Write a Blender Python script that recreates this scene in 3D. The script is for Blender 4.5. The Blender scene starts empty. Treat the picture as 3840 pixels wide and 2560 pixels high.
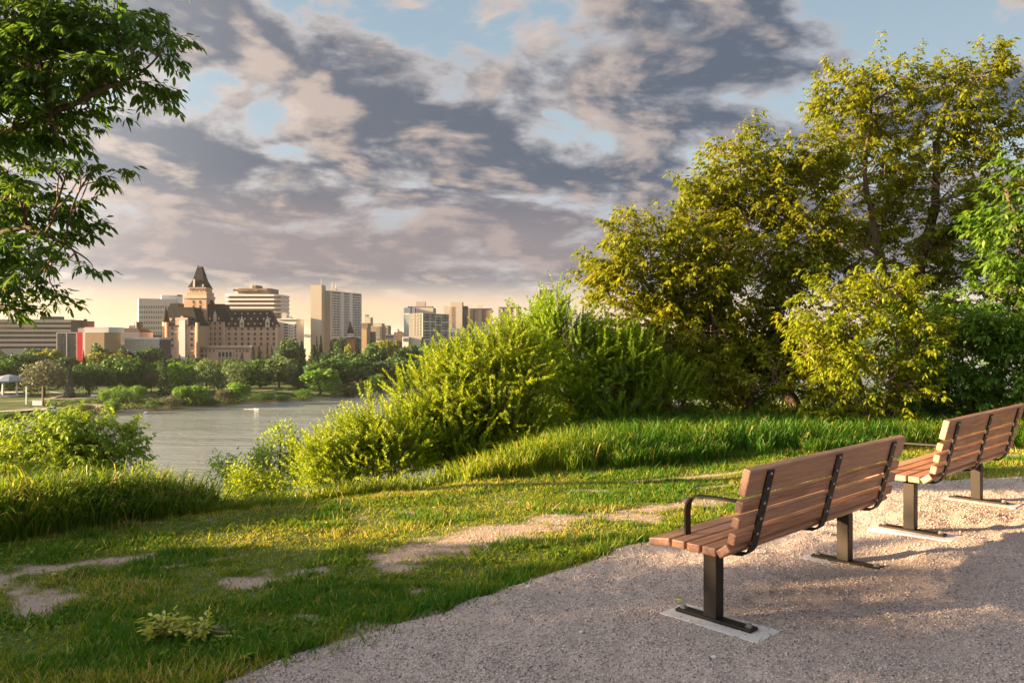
import bpy, math, random
import numpy as np
from mathutils import Vector, Matrix

# ------------------------------------------------------------------ camera, sky, sun, exposure
scene = bpy.context.scene
col = scene.collection
FPX, HOR, CAMH = 796.444, 334.5, 1.5
cam_d = bpy.data.cameras.new("camera")
cam_d.lens = 28.0
cam_d.sensor_width = 36.0
cam_d.shift_y = -(341 - HOR) / 1024.0
cam_d.clip_start = 0.05
cam_d.clip_end = 30000.0
cam = bpy.data.objects.new("camera", cam_d)
cam.location = (0, 0, CAMH)
cam.rotation_euler = (math.radians(90), 0, 0)
col.objects.link(cam)
scene.camera = cam

SUN_AZ = math.radians(98)     # to the left of the view direction
SUN_EL = math.radians(12.0)
sun_vec = Vector((-math.sin(SUN_AZ) * math.cos(SUN_EL), math.cos(SUN_AZ) * math.cos(SUN_EL), math.sin(SUN_EL)))
sun_d = bpy.data.lights.new("sun", 'SUN')
sun_d.energy = 5.0
sun_d.angle = math.radians(0.6)
sun_d.color = (1.0, 0.66, 0.34)
sun = bpy.data.objects.new("sun", sun_d)
sun.rotation_euler = sun_vec.to_track_quat('Z', 'Y').to_euler()
sun.location = (-40, 10, 30)
col.objects.link(sun)

vs = scene.view_settings
vs.view_transform = 'Standard'
vs.look = 'None'
vs.exposure = 2.7
vs.gamma = 1.0
vs.use_curve_mapping = False

world = bpy.data.worlds.new("World")
scene.world = world
world.use_nodes = True
wt = world.node_tree
for n in list(wt.nodes):
    wt.nodes.remove(n)


def nd(t, kind, **kw):
    n = t.nodes.new(kind)
    for k, v in kw.items():
        if k.startswith('i_'):
            n.inputs[k[2:].replace('_', ' ')].default_value = v
        else:
            setattr(n, k, v)
    return n


def lk(t, a, b):
    t.links.new(a, b)


def mth(t, op, a, b=None, c=None, clamp=False):
    n = t.nodes.new('ShaderNodeMath')
    n.operation = op
    n.use_clamp = clamp
    for i, v in enumerate((a, b, c)):
        if v is None:
            continue
        if isinstance(v, (int, float)):
            n.inputs[i].default_value = v
        else:
            t.links.new(v, n.inputs[i])
    return n.outputs[0]


def ramp(t, fac, lo, hi, a=0.0, b=1.0):
    n = t.nodes.new('ShaderNodeMapRange')
    n.interpolation_type = 'SMOOTHSTEP'
    t.links.new(fac, n.inputs['Value'])
    n.inputs['From Min'].default_value = lo
    n.inputs['From Max'].default_value = hi
    n.inputs['To Min'].default_value = a
    n.inputs['To Max'].default_value = b
    return n.outputs[0]


def mixc(t, fac, a, b, mode='MIX'):
    n = t.nodes.new('ShaderNodeMix')
    n.data_type = 'RGBA'
    n.blend_type = mode
    n.clamp_factor = True
    if isinstance(fac, (int, float)):
        n.inputs[0].default_value = fac
    else:
        t.links.new(fac, n.inputs[0])
    for i, v in ((6, a), (7, b)):
        if isinstance(v, (tuple, list)):
            n.inputs[i].default_value = (v[0], v[1], v[2], 1)
        else:
            t.links.new(v, n.inputs[i])
    return n.outputs[2]


def build_sky():
    t = wt
    out = nd(t, 'ShaderNodeOutputWorld')
    bg = nd(t, 'ShaderNodeBackground')
    bg.inputs['Strength'].default_value = 0.05
    lk(t, bg.outputs[0], out.inputs[0])
    sky = nd(t, 'ShaderNodeTexSky', sky_type='NISHITA', sun_disc=False)
    sky.sun_elevation = SUN_EL
    sky.sun_rotation = -SUN_AZ
    sky.altitude = 480
    sky.air_density = 1.0
    sky.dust_density = 1.5
    sky.ozone_density = 1.2
    tc = nd(t, 'ShaderNodeTexCoord')
    sep = nd(t, 'ShaderNodeSeparateXYZ')
    lk(t, tc.outputs['Generated'], sep.inputs[0])
    X, Y, Z = sep.outputs
    zz = mth(t, 'ADD', mth(t, 'MAXIMUM', Z, 0.0), 0.27)
    U = mth(t, 'DIVIDE', X, zz)
    V = mth(t, 'DIVIDE', Y, zz)
    # cloud streets lie slightly across the view, as in the photograph
    U2 = mth(t, 'ADD', mth(t, 'MULTIPLY', U, 1.0), mth(t, 'MULTIPLY', V, 0.16))
    V2 = mth(t, 'SUBTRACT', mth(t, 'MULTIPLY', V, 1.12), mth(t, 'MULTIPLY', U, 0.22))

    def fbm(du, dv, detail, scale, rough=0.56, w=3.7):
        c = nd(t, 'ShaderNodeCombineXYZ')
        lk(t, mth(t, 'ADD', U2, du), c.inputs[0])
        lk(t, mth(t, 'ADD', V2, dv), c.inputs[1])
        c.inputs[2].default_value = w
        n = nd(t, 'ShaderNodeTexNoise', noise_dimensions='3D')
        n.inputs['Scale'].default_value = scale
        n.inputs['Detail'].default_value = detail
        n.inputs['Roughness'].default_value = rough
        n.inputs['Distortion'].default_value = 0.25
        lk(t, c.outputs[0], n.inputs['Vector'])
        return n.outputs[0]
    a = fbm(0, 0, 9, 2.7, 0.56)
    b = fbm(-0.075, 0.03, 8, 2.7, 0.56)
    big = fbm(5.0, 2.0, 3, 1.0, w=9.1)
    fine = fbm(1.0, 3.0, 6, 9.0, 0.6, w=1.3)
    # more cover toward the middle and the horizon, opener to the right and high up
    low = ramp(t, Z, 0.02, 0.16, 0.09, 0.0)
    right = ramp(t, X, 0.05, 0.60, 0.0, -0.06)
    base = mth(t, 'ADD', mth(t, 'ADD', a, mth(t, 'MULTIPLY', mth(t, 'SUBTRACT', big, 0.46), 0.36)), mth(t, 'ADD', low, right))
    base = mth(t, 'ADD', base, mth(t, 'MULTIPLY', mth(t, 'SUBTRACT', fine, 0.5), 0.17))
    mask = ramp(t, base, 0.375, 0.445)
    thick = ramp(t, base, 0.395, 0.53)
    lit = ramp(t, mth(t, 'SUBTRACT', a, b), -0.01, 0.13)
    toward = ramp(t, X, -0.75, 0.65, 1.0, 0.0)          # 1 on the sun's side
    lowz = ramp(t, Z, 0.0, 0.17, 1.0, 0.0)
    # clear air between the clouds
    clear = mixc(t, ramp(t, Z, 0.05, 0.42), (2.74, 3.11, 3.29), (1.55, 2.10, 2.55))
    clear = mixc(t, 0.06, clear, sky.outputs[0])
    glowf = mth(t, 'MULTIPLY', ramp(t, Z, 0.02, 0.11, 1.0, 0.0), mth(t, 'ADD', 0.45, mth(t, 'MULTIPLY', toward, 0.55)))
    clear = mixc(t, glowf, clear, (5.3, 3.45, 1.85))
    # clouds
    dark = mixc(t, lowz, (0.50, 0.66, 0.92), (1.08, 1.08, 1.24))
    dark = mixc(t, mth(t, 'MULTIPLY', toward, 0.5), dark, (1.18, 1.14, 1.22))
    pale = mixc(t, toward, (2.05, 2.12, 2.32), (3.0, 2.72, 2.55))
    ccol = mixc(t, thick, pale, dark)
    ccol = mixc(t, mth(t, 'MULTIPLY', lit, 0.55), ccol, mixc(t, toward, (3.3, 2.75, 2.5), (4.5, 3.45, 2.65)))
    full = mixc(t, mth(t, 'MULTIPLY', mask, ramp(t, Z, 0.034, 0.082, 0.06, 1.0)), clear, ccol)
    # dusty band under the cloud deck
    band = mth(t, 'MULTIPLY', ramp(t, Z, 0.055, 0.09), ramp(t, Z, 0.11, 0.20, 1.0, 0.0))
    full = mixc(t, mth(t, 'MULTIPLY', band, 0.6), full, mixc(t, toward, (1.43, 1.24, 1.37), (2.17, 1.75, 1.62)))
    # broad glow toward the sun, widened and added as fill light
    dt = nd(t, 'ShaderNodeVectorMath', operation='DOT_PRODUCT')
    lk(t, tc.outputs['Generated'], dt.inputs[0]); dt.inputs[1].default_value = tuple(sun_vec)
    fill_glow = mth(t, 'POWER', mth(t, 'MAXIMUM', dt.outputs['Value'], 0.0), 3.0)
    full = mixc(t, 1.0, full, mixc(t, fill_glow, (0, 0, 0), (16.0, 15.8, 15.4)), 'ADD')
    # below the horizon: dull ground light
    full = mixc(t, ramp(t, Z, -0.02, 0.0, 1.0, 0.0), full, (0.6, 0.55, 0.48))
    full = mixc(t, 1.0, full, (0.70, 0.70, 0.70), 'MULTIPLY')
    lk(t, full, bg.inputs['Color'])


build_sky()
world.cycles.sampling_method = 'MANUAL'
world.cycles.sample_map_resolution = 512

cy = scene.cycles
cy.max_bounces = 6
cy.diffuse_bounces = 3
cy.glossy_bounces = 2
cy.transmission_bounces = 3
cy.transparent_max_bounces = 6
cy.caustics_reflective = False
cy.caustics_refractive = False
cy.use_denoising = True
cy.sample_clamp_indirect = 6.0
try:
    cy.denoiser = 'OPENIMAGEDENOISE'
    cy.denoising_input_passes = 'RGB_ALBEDO_NORMAL'
except Exception:
    pass

# ------------------------------------------------------------------ helpers
R = random.Random(7)
RN = np.random.default_rng(7)


def P(px, py, Y):
    return np.array(((px - 512) / FPX * Y, Y, CAMH - (py - HOR) / FPX * Y))


def S(sx, sy, Y):
    return P(sx / 3.75, sy / 3.75, Y)


def D(dx, dy, Y):
    return P(dx / 2.29688, dy / 2.29688, Y)


def smooth(x, a, b):
    k = np.clip((np.asarray(x, float) - a) / (b - a), 0, 1)
    return k * k * (3 - 2 * k)


def vnoise(x, y, seed=0):
    x = np.asarray(x, float); y = np.asarray(y, float)
    xi = np.floor(x).astype(np.int64); yi = np.floor(y).astype(np.int64)
    fx = x - xi; fy = y - yi
    fx = fx * fx * (3 - 2 * fx); fy = fy * fy * (3 - 2 * fy)

    def h(i, j):
        k = (i * 374761393 + j * 668265263 + seed * 974711) & 0x7fffffff
        k = ((k ^ (k >> 13)) * 1274126177) & 0x7fffffff
        return ((k ^ (k >> 16)) & 0xffff) / 65535.0
    return (h(xi, yi) * (1 - fx) + h(xi + 1, yi) * fx) * (1 - fy) + (h(xi, yi + 1) * (1 - fx) + h(xi + 1, yi + 1) * fx) * fy


def fnoise(x, y, seed=0, octs=3):
    s = 0; a = 0.5; f = 1.0; tot = 0
    for o in range(octs):
        s = s + a * vnoise(np.asarray(x) * f, np.asarray(y) * f, seed + o * 17)
        tot += a; a *= 0.5; f *= 2.03
    return s / tot


def arrays_mesh(name, verts, faces, tint=None, smooth_shade=False, mats=(), midx=None):
    """verts (N,3), faces (M,k) with one k for all"""
    verts = np.asarray(verts, np.float32); faces = np.asarray(faces, np.int32)
    me = bpy.data.meshes.new(name)
    m, k = faces.shape
    me.vertices.add(len(verts)); me.vertices.foreach_set('co', verts.ravel())
    me.loops.add(m * k); me.loops.foreach_set('vertex_index', faces.ravel())
    me.polygons.add(m)
    me.polygons.foreach_set('loop_start', np.arange(0, m * k, k, dtype=np.int32))
    try:
        me.polygons.foreach_set('loop_total', np.full(m, k, dtype=np.int32))
    except Exception:
        pass
    for mt in mats:
        me.materials.append(mt)
    if midx is not None:
        me.polygons.foreach_set('material_index', np.asarray(midx, np.int32))
    if tint is not None:
        at = me.attributes.new('tint', 'FLOAT', 'FACE')
        at.data.foreach_set('value', np.asarray(tint, np.float32))
    me.update(calc_edges=True)
    if smooth_shade:
        me.polygons.foreach_set('use_smooth', np.ones(m, bool))
    return me


def quads_mesh(name, Q, tint=None, mats=()):
    Q = np.asarray(Q, np.float32)
    n = len(Q)
    return arrays_mesh(name, Q.reshape(-1, 3), np.arange(n * 4).reshape(n, 4), tint, False, mats)


def link(name, data, parent=None, loc=None, label=None, cat=None, group=None, kind=None):
    o = bpy.data.objects.new(name, data)
    col.objects.link(o)
    if parent is not None:
        o.parent = parent
    if loc is not None:
        o.location = loc
    tag(o, label, cat, group, kind)
    return o


def tag(o, label=None, cat=None, group=None, kind=None):
    if label: o['label'] = label
    if cat: o['category'] = cat
    if group: o['group'] = group
    if kind: o['kind'] = kind
    return o


def thing(name, label, cat, loc=(0, 0, 0), rz=0.0, group=None):
    o = bpy.data.objects.new(name, None)
    o.empty_display_size = 0.2
    col.objects.link(o)
    o.location = loc
    o.rotation_euler = (0, 0, rz)
    return tag(o, label, cat, group)


class MB:
    """collects simple solids as polygons"""
    def __init__(s):
        s.v = []; s.f = []; s.m = []

    def poly(s, pts, m=0):
        i = len(s.v)
        s.v.extend([tuple(p) for p in pts]); s.f.append(tuple(range(i, i + len(pts)))); s.m.append(m)
        return s

    def hexa(s, p, m=0):
        """8 corners: bottom ring 0-3 ccw, top ring 4-7"""
        i = len(s.v)
        s.v.extend([tuple(q) for q in p])
        for a in ((3, 2, 1, 0), (4, 5, 6, 7), (0, 1, 5, 4), (1, 2, 6, 5), (2, 3, 7, 6), (3, 0, 4, 7)):
            s.f.append(tuple(i + k for k in a)); s.m.append(m)
        return s

    def box(s, x0, x1, y0, y1, z0, z1, m=0):
        return s.hexa([(x0, y0, z0), (x1, y0, z0), (x1, y1, z0), (x0, y1, z0), (x0, y0, z1), (x1, y0, z1), (x1, y1, z1), (x0, y1, z1)], m)

    def ring(s, rings, m=0, cap=True):
        """loft through rings of equal length"""
        i = len(s.v); n = len(rings[0])
        for r in rings:
            s.v.extend([tuple(p) for p in r])
        for a in range(len(rings) - 1):
            for k in range(n):
                k2 = (k + 1) % n
                s.f.append((i + a * n + k, i + a * n + k2, i + (a + 1) * n + k2, i + (a + 1) * n + k)); s.m.append(m)
        if cap:
            s.f.append(tuple(i + k for k in reversed(range(n)))); s.m.append(m)
            s.f.append(tuple(i + (len(rings) - 1) * n + k for k in range(n))); s.m.append(m)
        return s

    def tube(s, pts, rad, n=6, m=0):
        pts = [Vector(p) for p in pts]
        if isinstance(rad, (int, float)):
            rad = [rad] * len(pts)
        rings = []
        up = Vector((0.3, 0.2, 1)).normalized()
        for k, p in enumerate(pts):
            d = (pts[min(k + 1, len(pts) - 1)] - pts[max(k - 1, 0)])
            d = d.normalized() if d.length > 1e-9 else Vector((0, 0, 1))
            a = d.cross(up)
            a = a.normalized() if a.length > 1e-4 else d.cross(Vector((1, 0, 0))).normalized()
            b = d.cross(a)
            rings.append([p + (a * math.cos(2 * math.pi * j / n) + b * math.sin(2 * math.pi * j / n)) * rad[k] for j in range(n)])
        return s.ring(rings, m)

    def mesh(s, name, mats, off=(0, 0, 0), smooth_shade=False):
        me = bpy.data.meshes.new(name)
        off = Vector(off)
        me.from_pydata([tuple(Vector(v) - off) for v in s.v], [], s.f)
        for mt in (mats if isinstance(mats, (list, tuple)) else [mats]):
            me.materials.append(mt)
        if any(s.m):
            me.polygons.foreach_set('material_index', s.m)
        if smooth_shade:
            me.polygons.foreach_set('use_smooth', [True] * len(s.f))
        me.update()
        return me

    def build(s, name, mats, parent=None, smooth_shade=False, bevel=0.0, rel=True, **kw):
        off = parent.location if (parent is not None and rel) else (0, 0, 0)
        if parent is not None and rel and parent.parent is not None:
            off = parent.location + parent.parent.location
        o = link(name, s.mesh(name, mats, off, smooth_shade), parent, **kw)
        if bevel:
            b = o.modifiers.new('bevel', 'BEVEL'); b.width = bevel; b.segments = 2; b.limit_method = 'ANGLE'
        return o


# ------------------------------------------------------------------ materials
def new_mat(name):
    m = bpy.data.materials.new(name)
    m.use_nodes = True
    t = m.node_tree
    bs = t.nodes.get('Principled BSDF')
    return m, t, bs


def plain(name, c, rough=0.7, var=0.12, scale=3.0, metal=0.0, spec=0.3, bump=0.0, dirt=None):
    m, t, bs = new_mat(name)
    tc = nd(t, 'ShaderNodeTexCoord')
    nz = nd(t, 'ShaderNodeTexNoise'); nz.inputs['Scale'].default_value = scale; nz.inputs['Detail'].default_value = 6
    lk(t, tc.outputs['Object'], nz.inputs['Vector'])
    a = tuple(x * (1 - var) for x in c); b = tuple(min(1, x * (1 + var)) for x in c)
    cc = mixc(t, nz.outputs[0], a, b)
    if dirt:
        n2 = nd(t, 'ShaderNodeTexNoise'); n2.inputs['Scale'].default_value = scale * 0.23; n2.inputs['Detail'].default_value = 5
        lk(t, tc.outputs['Object'], n2.inputs['Vector'])
        cc = mixc(t, ramp(t, n2.outputs[0], 0.48, 0.72, 0, 0.7), cc, dirt)
    lk(t, cc, bs.inputs['Base Color'])
    bs.inputs['Roughness'].default_value = rough
    bs.inputs['Metallic'].default_value = metal
    bs.inputs['Specular IOR Level'].default_value = spec
    if bump:
        bp = nd(t, 'ShaderNodeBump'); bp.inputs['Strength'].default_value = bump; bp.inputs['Distance'].default_value = 0.01
        lk(t, nz.outputs[0], bp.inputs['Height']); lk(t, bp.outputs[0], bs.inputs['Normal'])
    return m


def leaf_mat(name, c1, c2, c3=None, trans=0.4, rough=0.5, spec=0.35, tcol=1.25):
    m, t, bs = new_mat(name)
    at = nd(t, 'ShaderNodeAttribute'); at.attribute_name = 'tint'
    cc = mixc(t, at.outputs['Fac'], c1, c2)
    if c3:
        cc = mixc(t, ramp(t, at.outputs['Fac'], 0.86, 1.0), cc, c3)
    lk(t, cc, bs.inputs['Base Color'])
    bs.inputs['Roughness'].default_value = rough
    bs.inputs['Specular IOR Level'].default_value = spec
    tr = nd(t, 'ShaderNodeBsdfTranslucent')
    hs = mixc(t, 1.0, cc, (tcol * 1.12, tcol, tcol * 0.6), 'MULTIPLY')
    lk(t, hs, tr.inputs['Color'])
    mx = nd(t, 'ShaderNodeMixShader'); mx.inputs[0].default_value = trans
    out = t.nodes.get('Material Output')
    lk(t, bs.outputs[0], mx.inputs[1]); lk(t, tr.outputs[0], mx.inputs[2]); lk(t, mx.outputs[0], out.inputs[0])
    return m


M = {}
M['bark'] = plain('bark', (0.085, 0.062, 0.045), 0.9, 0.4, 22, bump=0.6)
M['bark_far'] = plain('bark_far', (0.075, 0.062, 0.05), 0.9, 0.3, 2)
M['twig'] = plain('twig', (0.20, 0.155, 0.12), 0.85, 0.3, 18)
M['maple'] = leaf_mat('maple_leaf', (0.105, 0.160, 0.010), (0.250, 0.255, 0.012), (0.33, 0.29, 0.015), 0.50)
M['maple_lit'] = leaf_mat('maple_lit_leaf', (0.130, 0.205, 0.010), (0.290, 0.315, 0.012), (0.36, 0.33, 0.015), 0.5)  # brighter copy of the maple leaf, sunlight put into its colour
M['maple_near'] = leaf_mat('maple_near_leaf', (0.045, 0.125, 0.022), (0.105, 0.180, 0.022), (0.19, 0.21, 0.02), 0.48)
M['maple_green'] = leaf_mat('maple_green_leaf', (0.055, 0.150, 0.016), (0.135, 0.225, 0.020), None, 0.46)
M['willow'] = leaf_mat('willow_leaf', (0.120, 0.220, 0.010), (0.280, 0.345, 0.012), (0.38, 0.39, 0.015), 0.48)
M['willow_green'] = leaf_mat('willow_green_leaf', (0.110, 0.235, 0.012), (0.250, 0.350, 0.016), None, 0.5)
M['pale_leaf'] = leaf_mat('pale_leaf', (0.150, 0.260, 0.028), (0.260, 0.360, 0.04), None, 0.48)
M['wilt'] = leaf_mat('wilted_leaf', (0.30, 0.36, 0.05), (0.52, 0.54, 0.10), (0.55, 0.52, 0.2), 0.3)
M['lawn'] = leaf_mat('lawn_blade', (0.050, 0.155, 0.012), (0.280, 0.310, 0.020), (0.44, 0.35, 0.12), 0.45, 0.55, 0.2)
M['tall'] = leaf_mat('tall_blade', (0.045, 0.150, 0.014), (0.260, 0.310, 0.016), (0.44, 0.33, 0.10), 0.48, 0.45, 0.3)
M['steel'] = plain('bronze_steel', (0.014, 0.011, 0.009), 0.45, 0.15, 30, spec=0.3, dirt=(0.022, 0.016, 0.012))
M['bolt'] = plain('bolt_steel', (0.42, 0.40, 0.38), 0.35, 0.1, 40, metal=0.8, spec=0.5)
M['concrete'] = plain('concrete', (0.52, 0.50, 0.49), 0.85, 0.16, 25, bump=0.25, dirt=(0.36, 0.31, 0.28))


def wood_mat():
    m, t, bs = new_mat('bench_wood')
    tc = nd(t, 'ShaderNodeTexCoord')
    oi = nd(t, 'ShaderNodeObjectInfo')
    add = nd(t, 'ShaderNodeVectorMath'); add.operation = 'ADD'
    sc = nd(t, 'ShaderNodeVectorMath'); sc.operation = 'SCALE'
    cx = nd(t, 'ShaderNodeCombineXYZ')
    for k in range(3):
        lk(t, oi.outputs['Random'], cx.inputs[k])
    lk(t, cx.outputs[0], sc.inputs[0]); sc.inputs['Scale'].default_value = 31.0
    lk(t, tc.outputs['Object'], add.inputs[0]); lk(t, sc.outputs[0], add.inputs[1])
    mp = nd(t, 'ShaderNodeMapping'); mp.inputs['Scale'].default_value = (2.2, 26, 26)
    lk(t, add.outputs[0], mp.inputs['Vector'])
    nz = nd(t, 'ShaderNodeTexNoise'); nz.inputs['Scale'].default_value = 1.0; nz.inputs['Detail'].default_value = 7; nz.inputs['Distortion'].default_value = 1.4
    lk(t, mp.outputs[0], nz.inputs['Vector'])
    mp2 = nd(t, 'ShaderNodeMapping'); mp2.inputs['Scale'].default_value = (5, 260, 260)
    lk(t, add.outputs[0], mp2.inputs['Vector'])
    n2 = nd(t, 'ShaderNodeTexNoise'); n2.inputs['Scale'].default_value = 1.0; n2.inputs['Detail'].default_value = 3
    lk(t, mp2.outputs[0], n2.inputs['Vector'])
    c = mixc(t, ramp(t, nz.outputs[0], 0.3, 0.7), (0.30, 0.132, 0.066), (0.57, 0.275, 0.145))
    c = mixc(t, mth(t, 'MULTIPLY', ramp(t, n2.outputs[0], 0.42, 0.66), 0.75), c, (0.17, 0.078, 0.046))
    c = mixc(t, mth(t, 'MULTIPLY', oi.outputs['Random'], 0.35), c, (0.40, 0.26, 0.19))
    lk(t, c, bs.inputs['Base Color'])
    bs.inputs['Roughness'].default_value = 0.42
    bs.inputs['Specular IOR Level'].default_value = 0.6
    bp = nd(t, 'ShaderNodeBump'); bp.inputs['Strength'].default_value = 0.25; bp.inputs['Distance'].default_value = 0.003
    lk(t, n2.outputs[0], bp.inputs['Height']); lk(t, bp.outputs[0], bs.inputs['Normal'])
    return m


M['wood'] = wood_mat()


def ground_mat():
    m, t, bs = new_mat('ground_soil')
    tc = nd(t, 'ShaderNodeTexCoord')
    at = nd(t, 'ShaderNodeAttribute'); at.attribute_name = 'soil'
    n1 = nd(t, 'ShaderNodeTexNoise'); n1.inputs['Scale'].default_value = 9; n1.inputs['Detail'].default_value = 8
    n2 = nd(t, 'ShaderNodeTexNoise'); n2.inputs['Scale'].default_value = 90; n2.inputs['Detail'].default_value = 5
    n3 = nd(t, 'ShaderNodeTexNoise'); n3.inputs['Scale'].default_value = 0.06; n3.inputs['Detail'].default_value = 7
    for n in (n1, n2, n3):
        lk(t, tc.outputs['Object'], n.inputs['Vector'])
    grass = mixc(t, n1.outputs[0], (0.045, 0.090, 0.020), (0.12, 0.140, 0.040))
    grass = mixc(t, ramp(t, n3.outputs[0], 0.42, 0.62), grass, (0.06, 0.10, 0.028))
    soil = mixc(t, n2.outputs[0], (0.25, 0.19, 0.155), (0.48, 0.38, 0.32))
    soil = mixc(t, ramp(t, n1.outputs[0], 0.4, 0.7, 0, 0.5), soil, (0.30, 0.235, 0.20))
    c = mixc(t, at.outputs['Fac'], grass, soil)
    lk(t, c, bs.inputs['Base Color'])
    bs.inputs['Roughness'].default_value = 0.95
    bs.inputs['Specular IOR Level'].default_value = 0.1
    bp = nd(t, 'ShaderNodeBump'); bp.inputs['Strength'].default_value = 0.7; bp.inputs['Distance'].default_value = 0.02
    lk(t, n2.outputs[0], bp.inputs['Height']); lk(t, bp.outputs[0], bs.inputs['Normal'])
    return m


def gravel_mat():
    m, t, bs = new_mat('gravel_bed')
    tc = nd(t, 'ShaderNodeTexCoord')
    vo = nd(t, 'ShaderNodeTexVoronoi'); vo.inputs['Scale'].default_value = 120
    v2 = nd(t, 'ShaderNodeTexVoronoi'); v2.inputs['Scale'].default_value = 300
    n1 = nd(t, 'ShaderNodeTexNoise'); n1.inputs['Scale'].default_value = 1.6; n1.inputs['Detail'].default_value = 5
    for n in (vo, v2, n1):
        lk(t, tc.outputs['Object'], n.inputs['Vector'])
    sp = nd(t, 'ShaderNodeSeparateColor'); lk(t, vo.outputs['Color'], sp.inputs[0])
    sp2 = nd(t, 'ShaderNodeSeparateColor'); lk(t, v2.outputs['Color'], sp2.inputs[0])
    c = mixc(t, sp.outputs[0], (0.18, 0.145, 0.132), (0.58, 0.485, 0.435))
    c = mixc(t, mth(t, 'MULTIPLY', sp2.outputs[1], 0.5), c, (0.38, 0.33, 0.32))
    c = mixc(t, ramp(t, n1.outputs[0], 0.42, 0.68, 0, 0.6), c, (0.46, 0.375, 0.34))
    lk(t, c, bs.inputs['Base Color'])
    bs.inputs['Roughness'].default_value = 0.9
    bs.inputs['Specular IOR Level'].default_value = 0.2
    b1 = nd(t, 'ShaderNodeBump'); b1.inputs['Strength'].default_value = 0.9; b1.inputs['Distance'].default_value = 0.006; b1.invert = True
    lk(t, vo.outputs['Distance'], b1.inputs['Height'])
    b2 = nd(t, 'ShaderNodeBump'); b2.inputs['Strength'].default_value = 0.6; b2.inputs['Distance'].default_value = 0.003; b2.invert = True
    lk(t, v2.outputs['Distance'], b2.inputs['Height']); lk(t, b1.outputs[0], b2.inputs['Normal'])
    lk(t, b2.outputs[0], bs.inputs['Normal'])
    return m


def pebble_mat():
    m, t, bs = new_mat('pebble')
    at = nd(t, 'ShaderNodeAttribute'); at.attribute_name = 'tint'
    c = mixc(t, at.outputs['Fac'], (0.11, 0.09, 0.083), (0.68, 0.575, 0.53))
    lk(t, c, bs.inputs['Base Color'])
    bs.inputs['Roughness'].default_value = 0.85
    return m


def water_mat():
    m, t, bs = new_mat('river_water')
    tc = nd(t, 'ShaderNodeTexCoord')
    hs = []
    for (sx, sy, rz, sc, det) in ((0.30, 1.0, 0.20, 0.42, 4), (0.40, 1.0, -0.10, 1.2, 2), (0.3, 1.0, 0.5, 0.03, 3)):
        mp = nd(t, 'ShaderNodeMapping'); mp.inputs['Scale'].default_value = (sx, sy, 1); mp.inputs['Rotation'].default_value = (0, 0, rz)
        lk(t, tc.outputs['Object'], mp.inputs['Vector'])
        nz = nd(t, 'ShaderNodeTexNoise'); nz.inputs['Scale'].default_value = sc; nz.inputs['Detail'].default_value = det
        lk(t, mp.outputs[0], nz.inputs['Vector'])
        hs.append(nz.outputs[0])
    calm = ramp(t, hs[2], 0.40, 0.62, 0.35, 1.0)
    h = mth(t, 'ADD', mth(t, 'MULTIPLY', hs[0], 1.0), mth(t, 'MULTIPLY', hs[1], 0.45))
    h = mth(t, 'MULTIPLY', h, calm)
    bp = nd(t, 'ShaderNodeBump'); bp.inputs['Strength'].default_value = 1.0; bp.inputs['Distance'].default_value = 0.6
    lk(t, h, bp.inputs['Height']); lk(t, bp.outputs[0], bs.inputs['Normal'])
    bs.inputs['Base Color'].default_value = (0.19, 0.225, 0.225, 1)
    bs.inputs['Roughness'].default_value = 0.10
    bs.inputs['IOR'].default_value = 1.33
    bs.inputs['Specular IOR Level'].default_value = 0.5
    return m


M['ground'] = ground_mat()
M['gravel'] = gravel_mat()
M['pebble'] = pebble_mat()
M['water'] = water_mat()

# ------------------------------------------------------------------ terrain
WATER_Z = -22.5
_t = np.array([-200, 0, 14, 28, 47, 68, 87, 115, 142, 220, 600])
_v = np.array([0, 0, -4.2, -.4, -4.6, -2.6, -4.9, -6.4, .4, 3, 0])


def far_v(x, y):
    t = (x + 140) * .6 + (y - 218) * .8
    v = -(x + 140) * .8 + (y - 218) * .6
    return v - np.interp(t, _t, _v) + (vnoise(x * .09, y * .09, 5) - .5) * 2.4


def gz(x, y):
    x = np.asarray(x, float); y = np.asarray(y, float)
    u = -.5 * x + .866 * y
    u0 = 6.9 + 3.6 * smooth(x, -1.2, 3.8)
    d = np.maximum(u - u0, 0)
    near = -np.where(d < 1.2, .72 * d * d / 2.4, .72 * (d - .6))
    near = near + (fnoise(x * .8, y * .8, 3) - .5) * .05 * smooth(y, 8.5, 6.0) * smooth(gravel_in(x, y), .35, -.1) + (fnoise(x * .25, y * .25, 8) - .5) * 1.2 * smooth(d, 2, 10)
    near = near + .055 * smooth(x, 1.9, 3.2)
    near = np.maximum(near, -24.5)
    v = far_v(x, y)
    far = np.interp(v, [-8, 0, 2, 12, 30, 60, 150], [-24.6, -22.5, -21.8, -21.3, -20.0, -19.5, -19.0])
    far = far + (fnoise(x * .08, y * .08, 21) - .5) * .9 * smooth(v, 1, 8) * smooth(v, 90, 40)
    return np.maximum(near, far)


def hit(px, py, y0=140.0, y1=900.0):
    """distance at which the view ray through a pixel meets the ground"""
    ys = np.linspace(y0, y1, 1600)
    xs = (px - 512) / FPX * ys
    z = CAMH - (py - HOR) / FPX * ys
    b = np.nonzero(z <= gz(xs, ys))[0]
    return float(ys[b[0]]) if len(b) else y1


GE = np.array([(-9, -2), (-3.2, 1.2), (-1.75, 2.7), (-1.19, 3.43), (-.99, 3.8), (-.42, 4.34), (.36, 5.26), (.96, 5.81), (2.2, 6.85), (3.85, 8.0), (5.2, 8.15), (8, 8.3), (14, 8.6)])
TG = np.array([(-30, -8), (-8, 2.4), (-3.65, 5.75), (-2.77, 6.55), (-1.92, 7.3), (-.78, 8.1), (.58, 8.6), (2.7, 9.4), (5, 9.9), (9, 10.3), (20, 11)])


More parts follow.
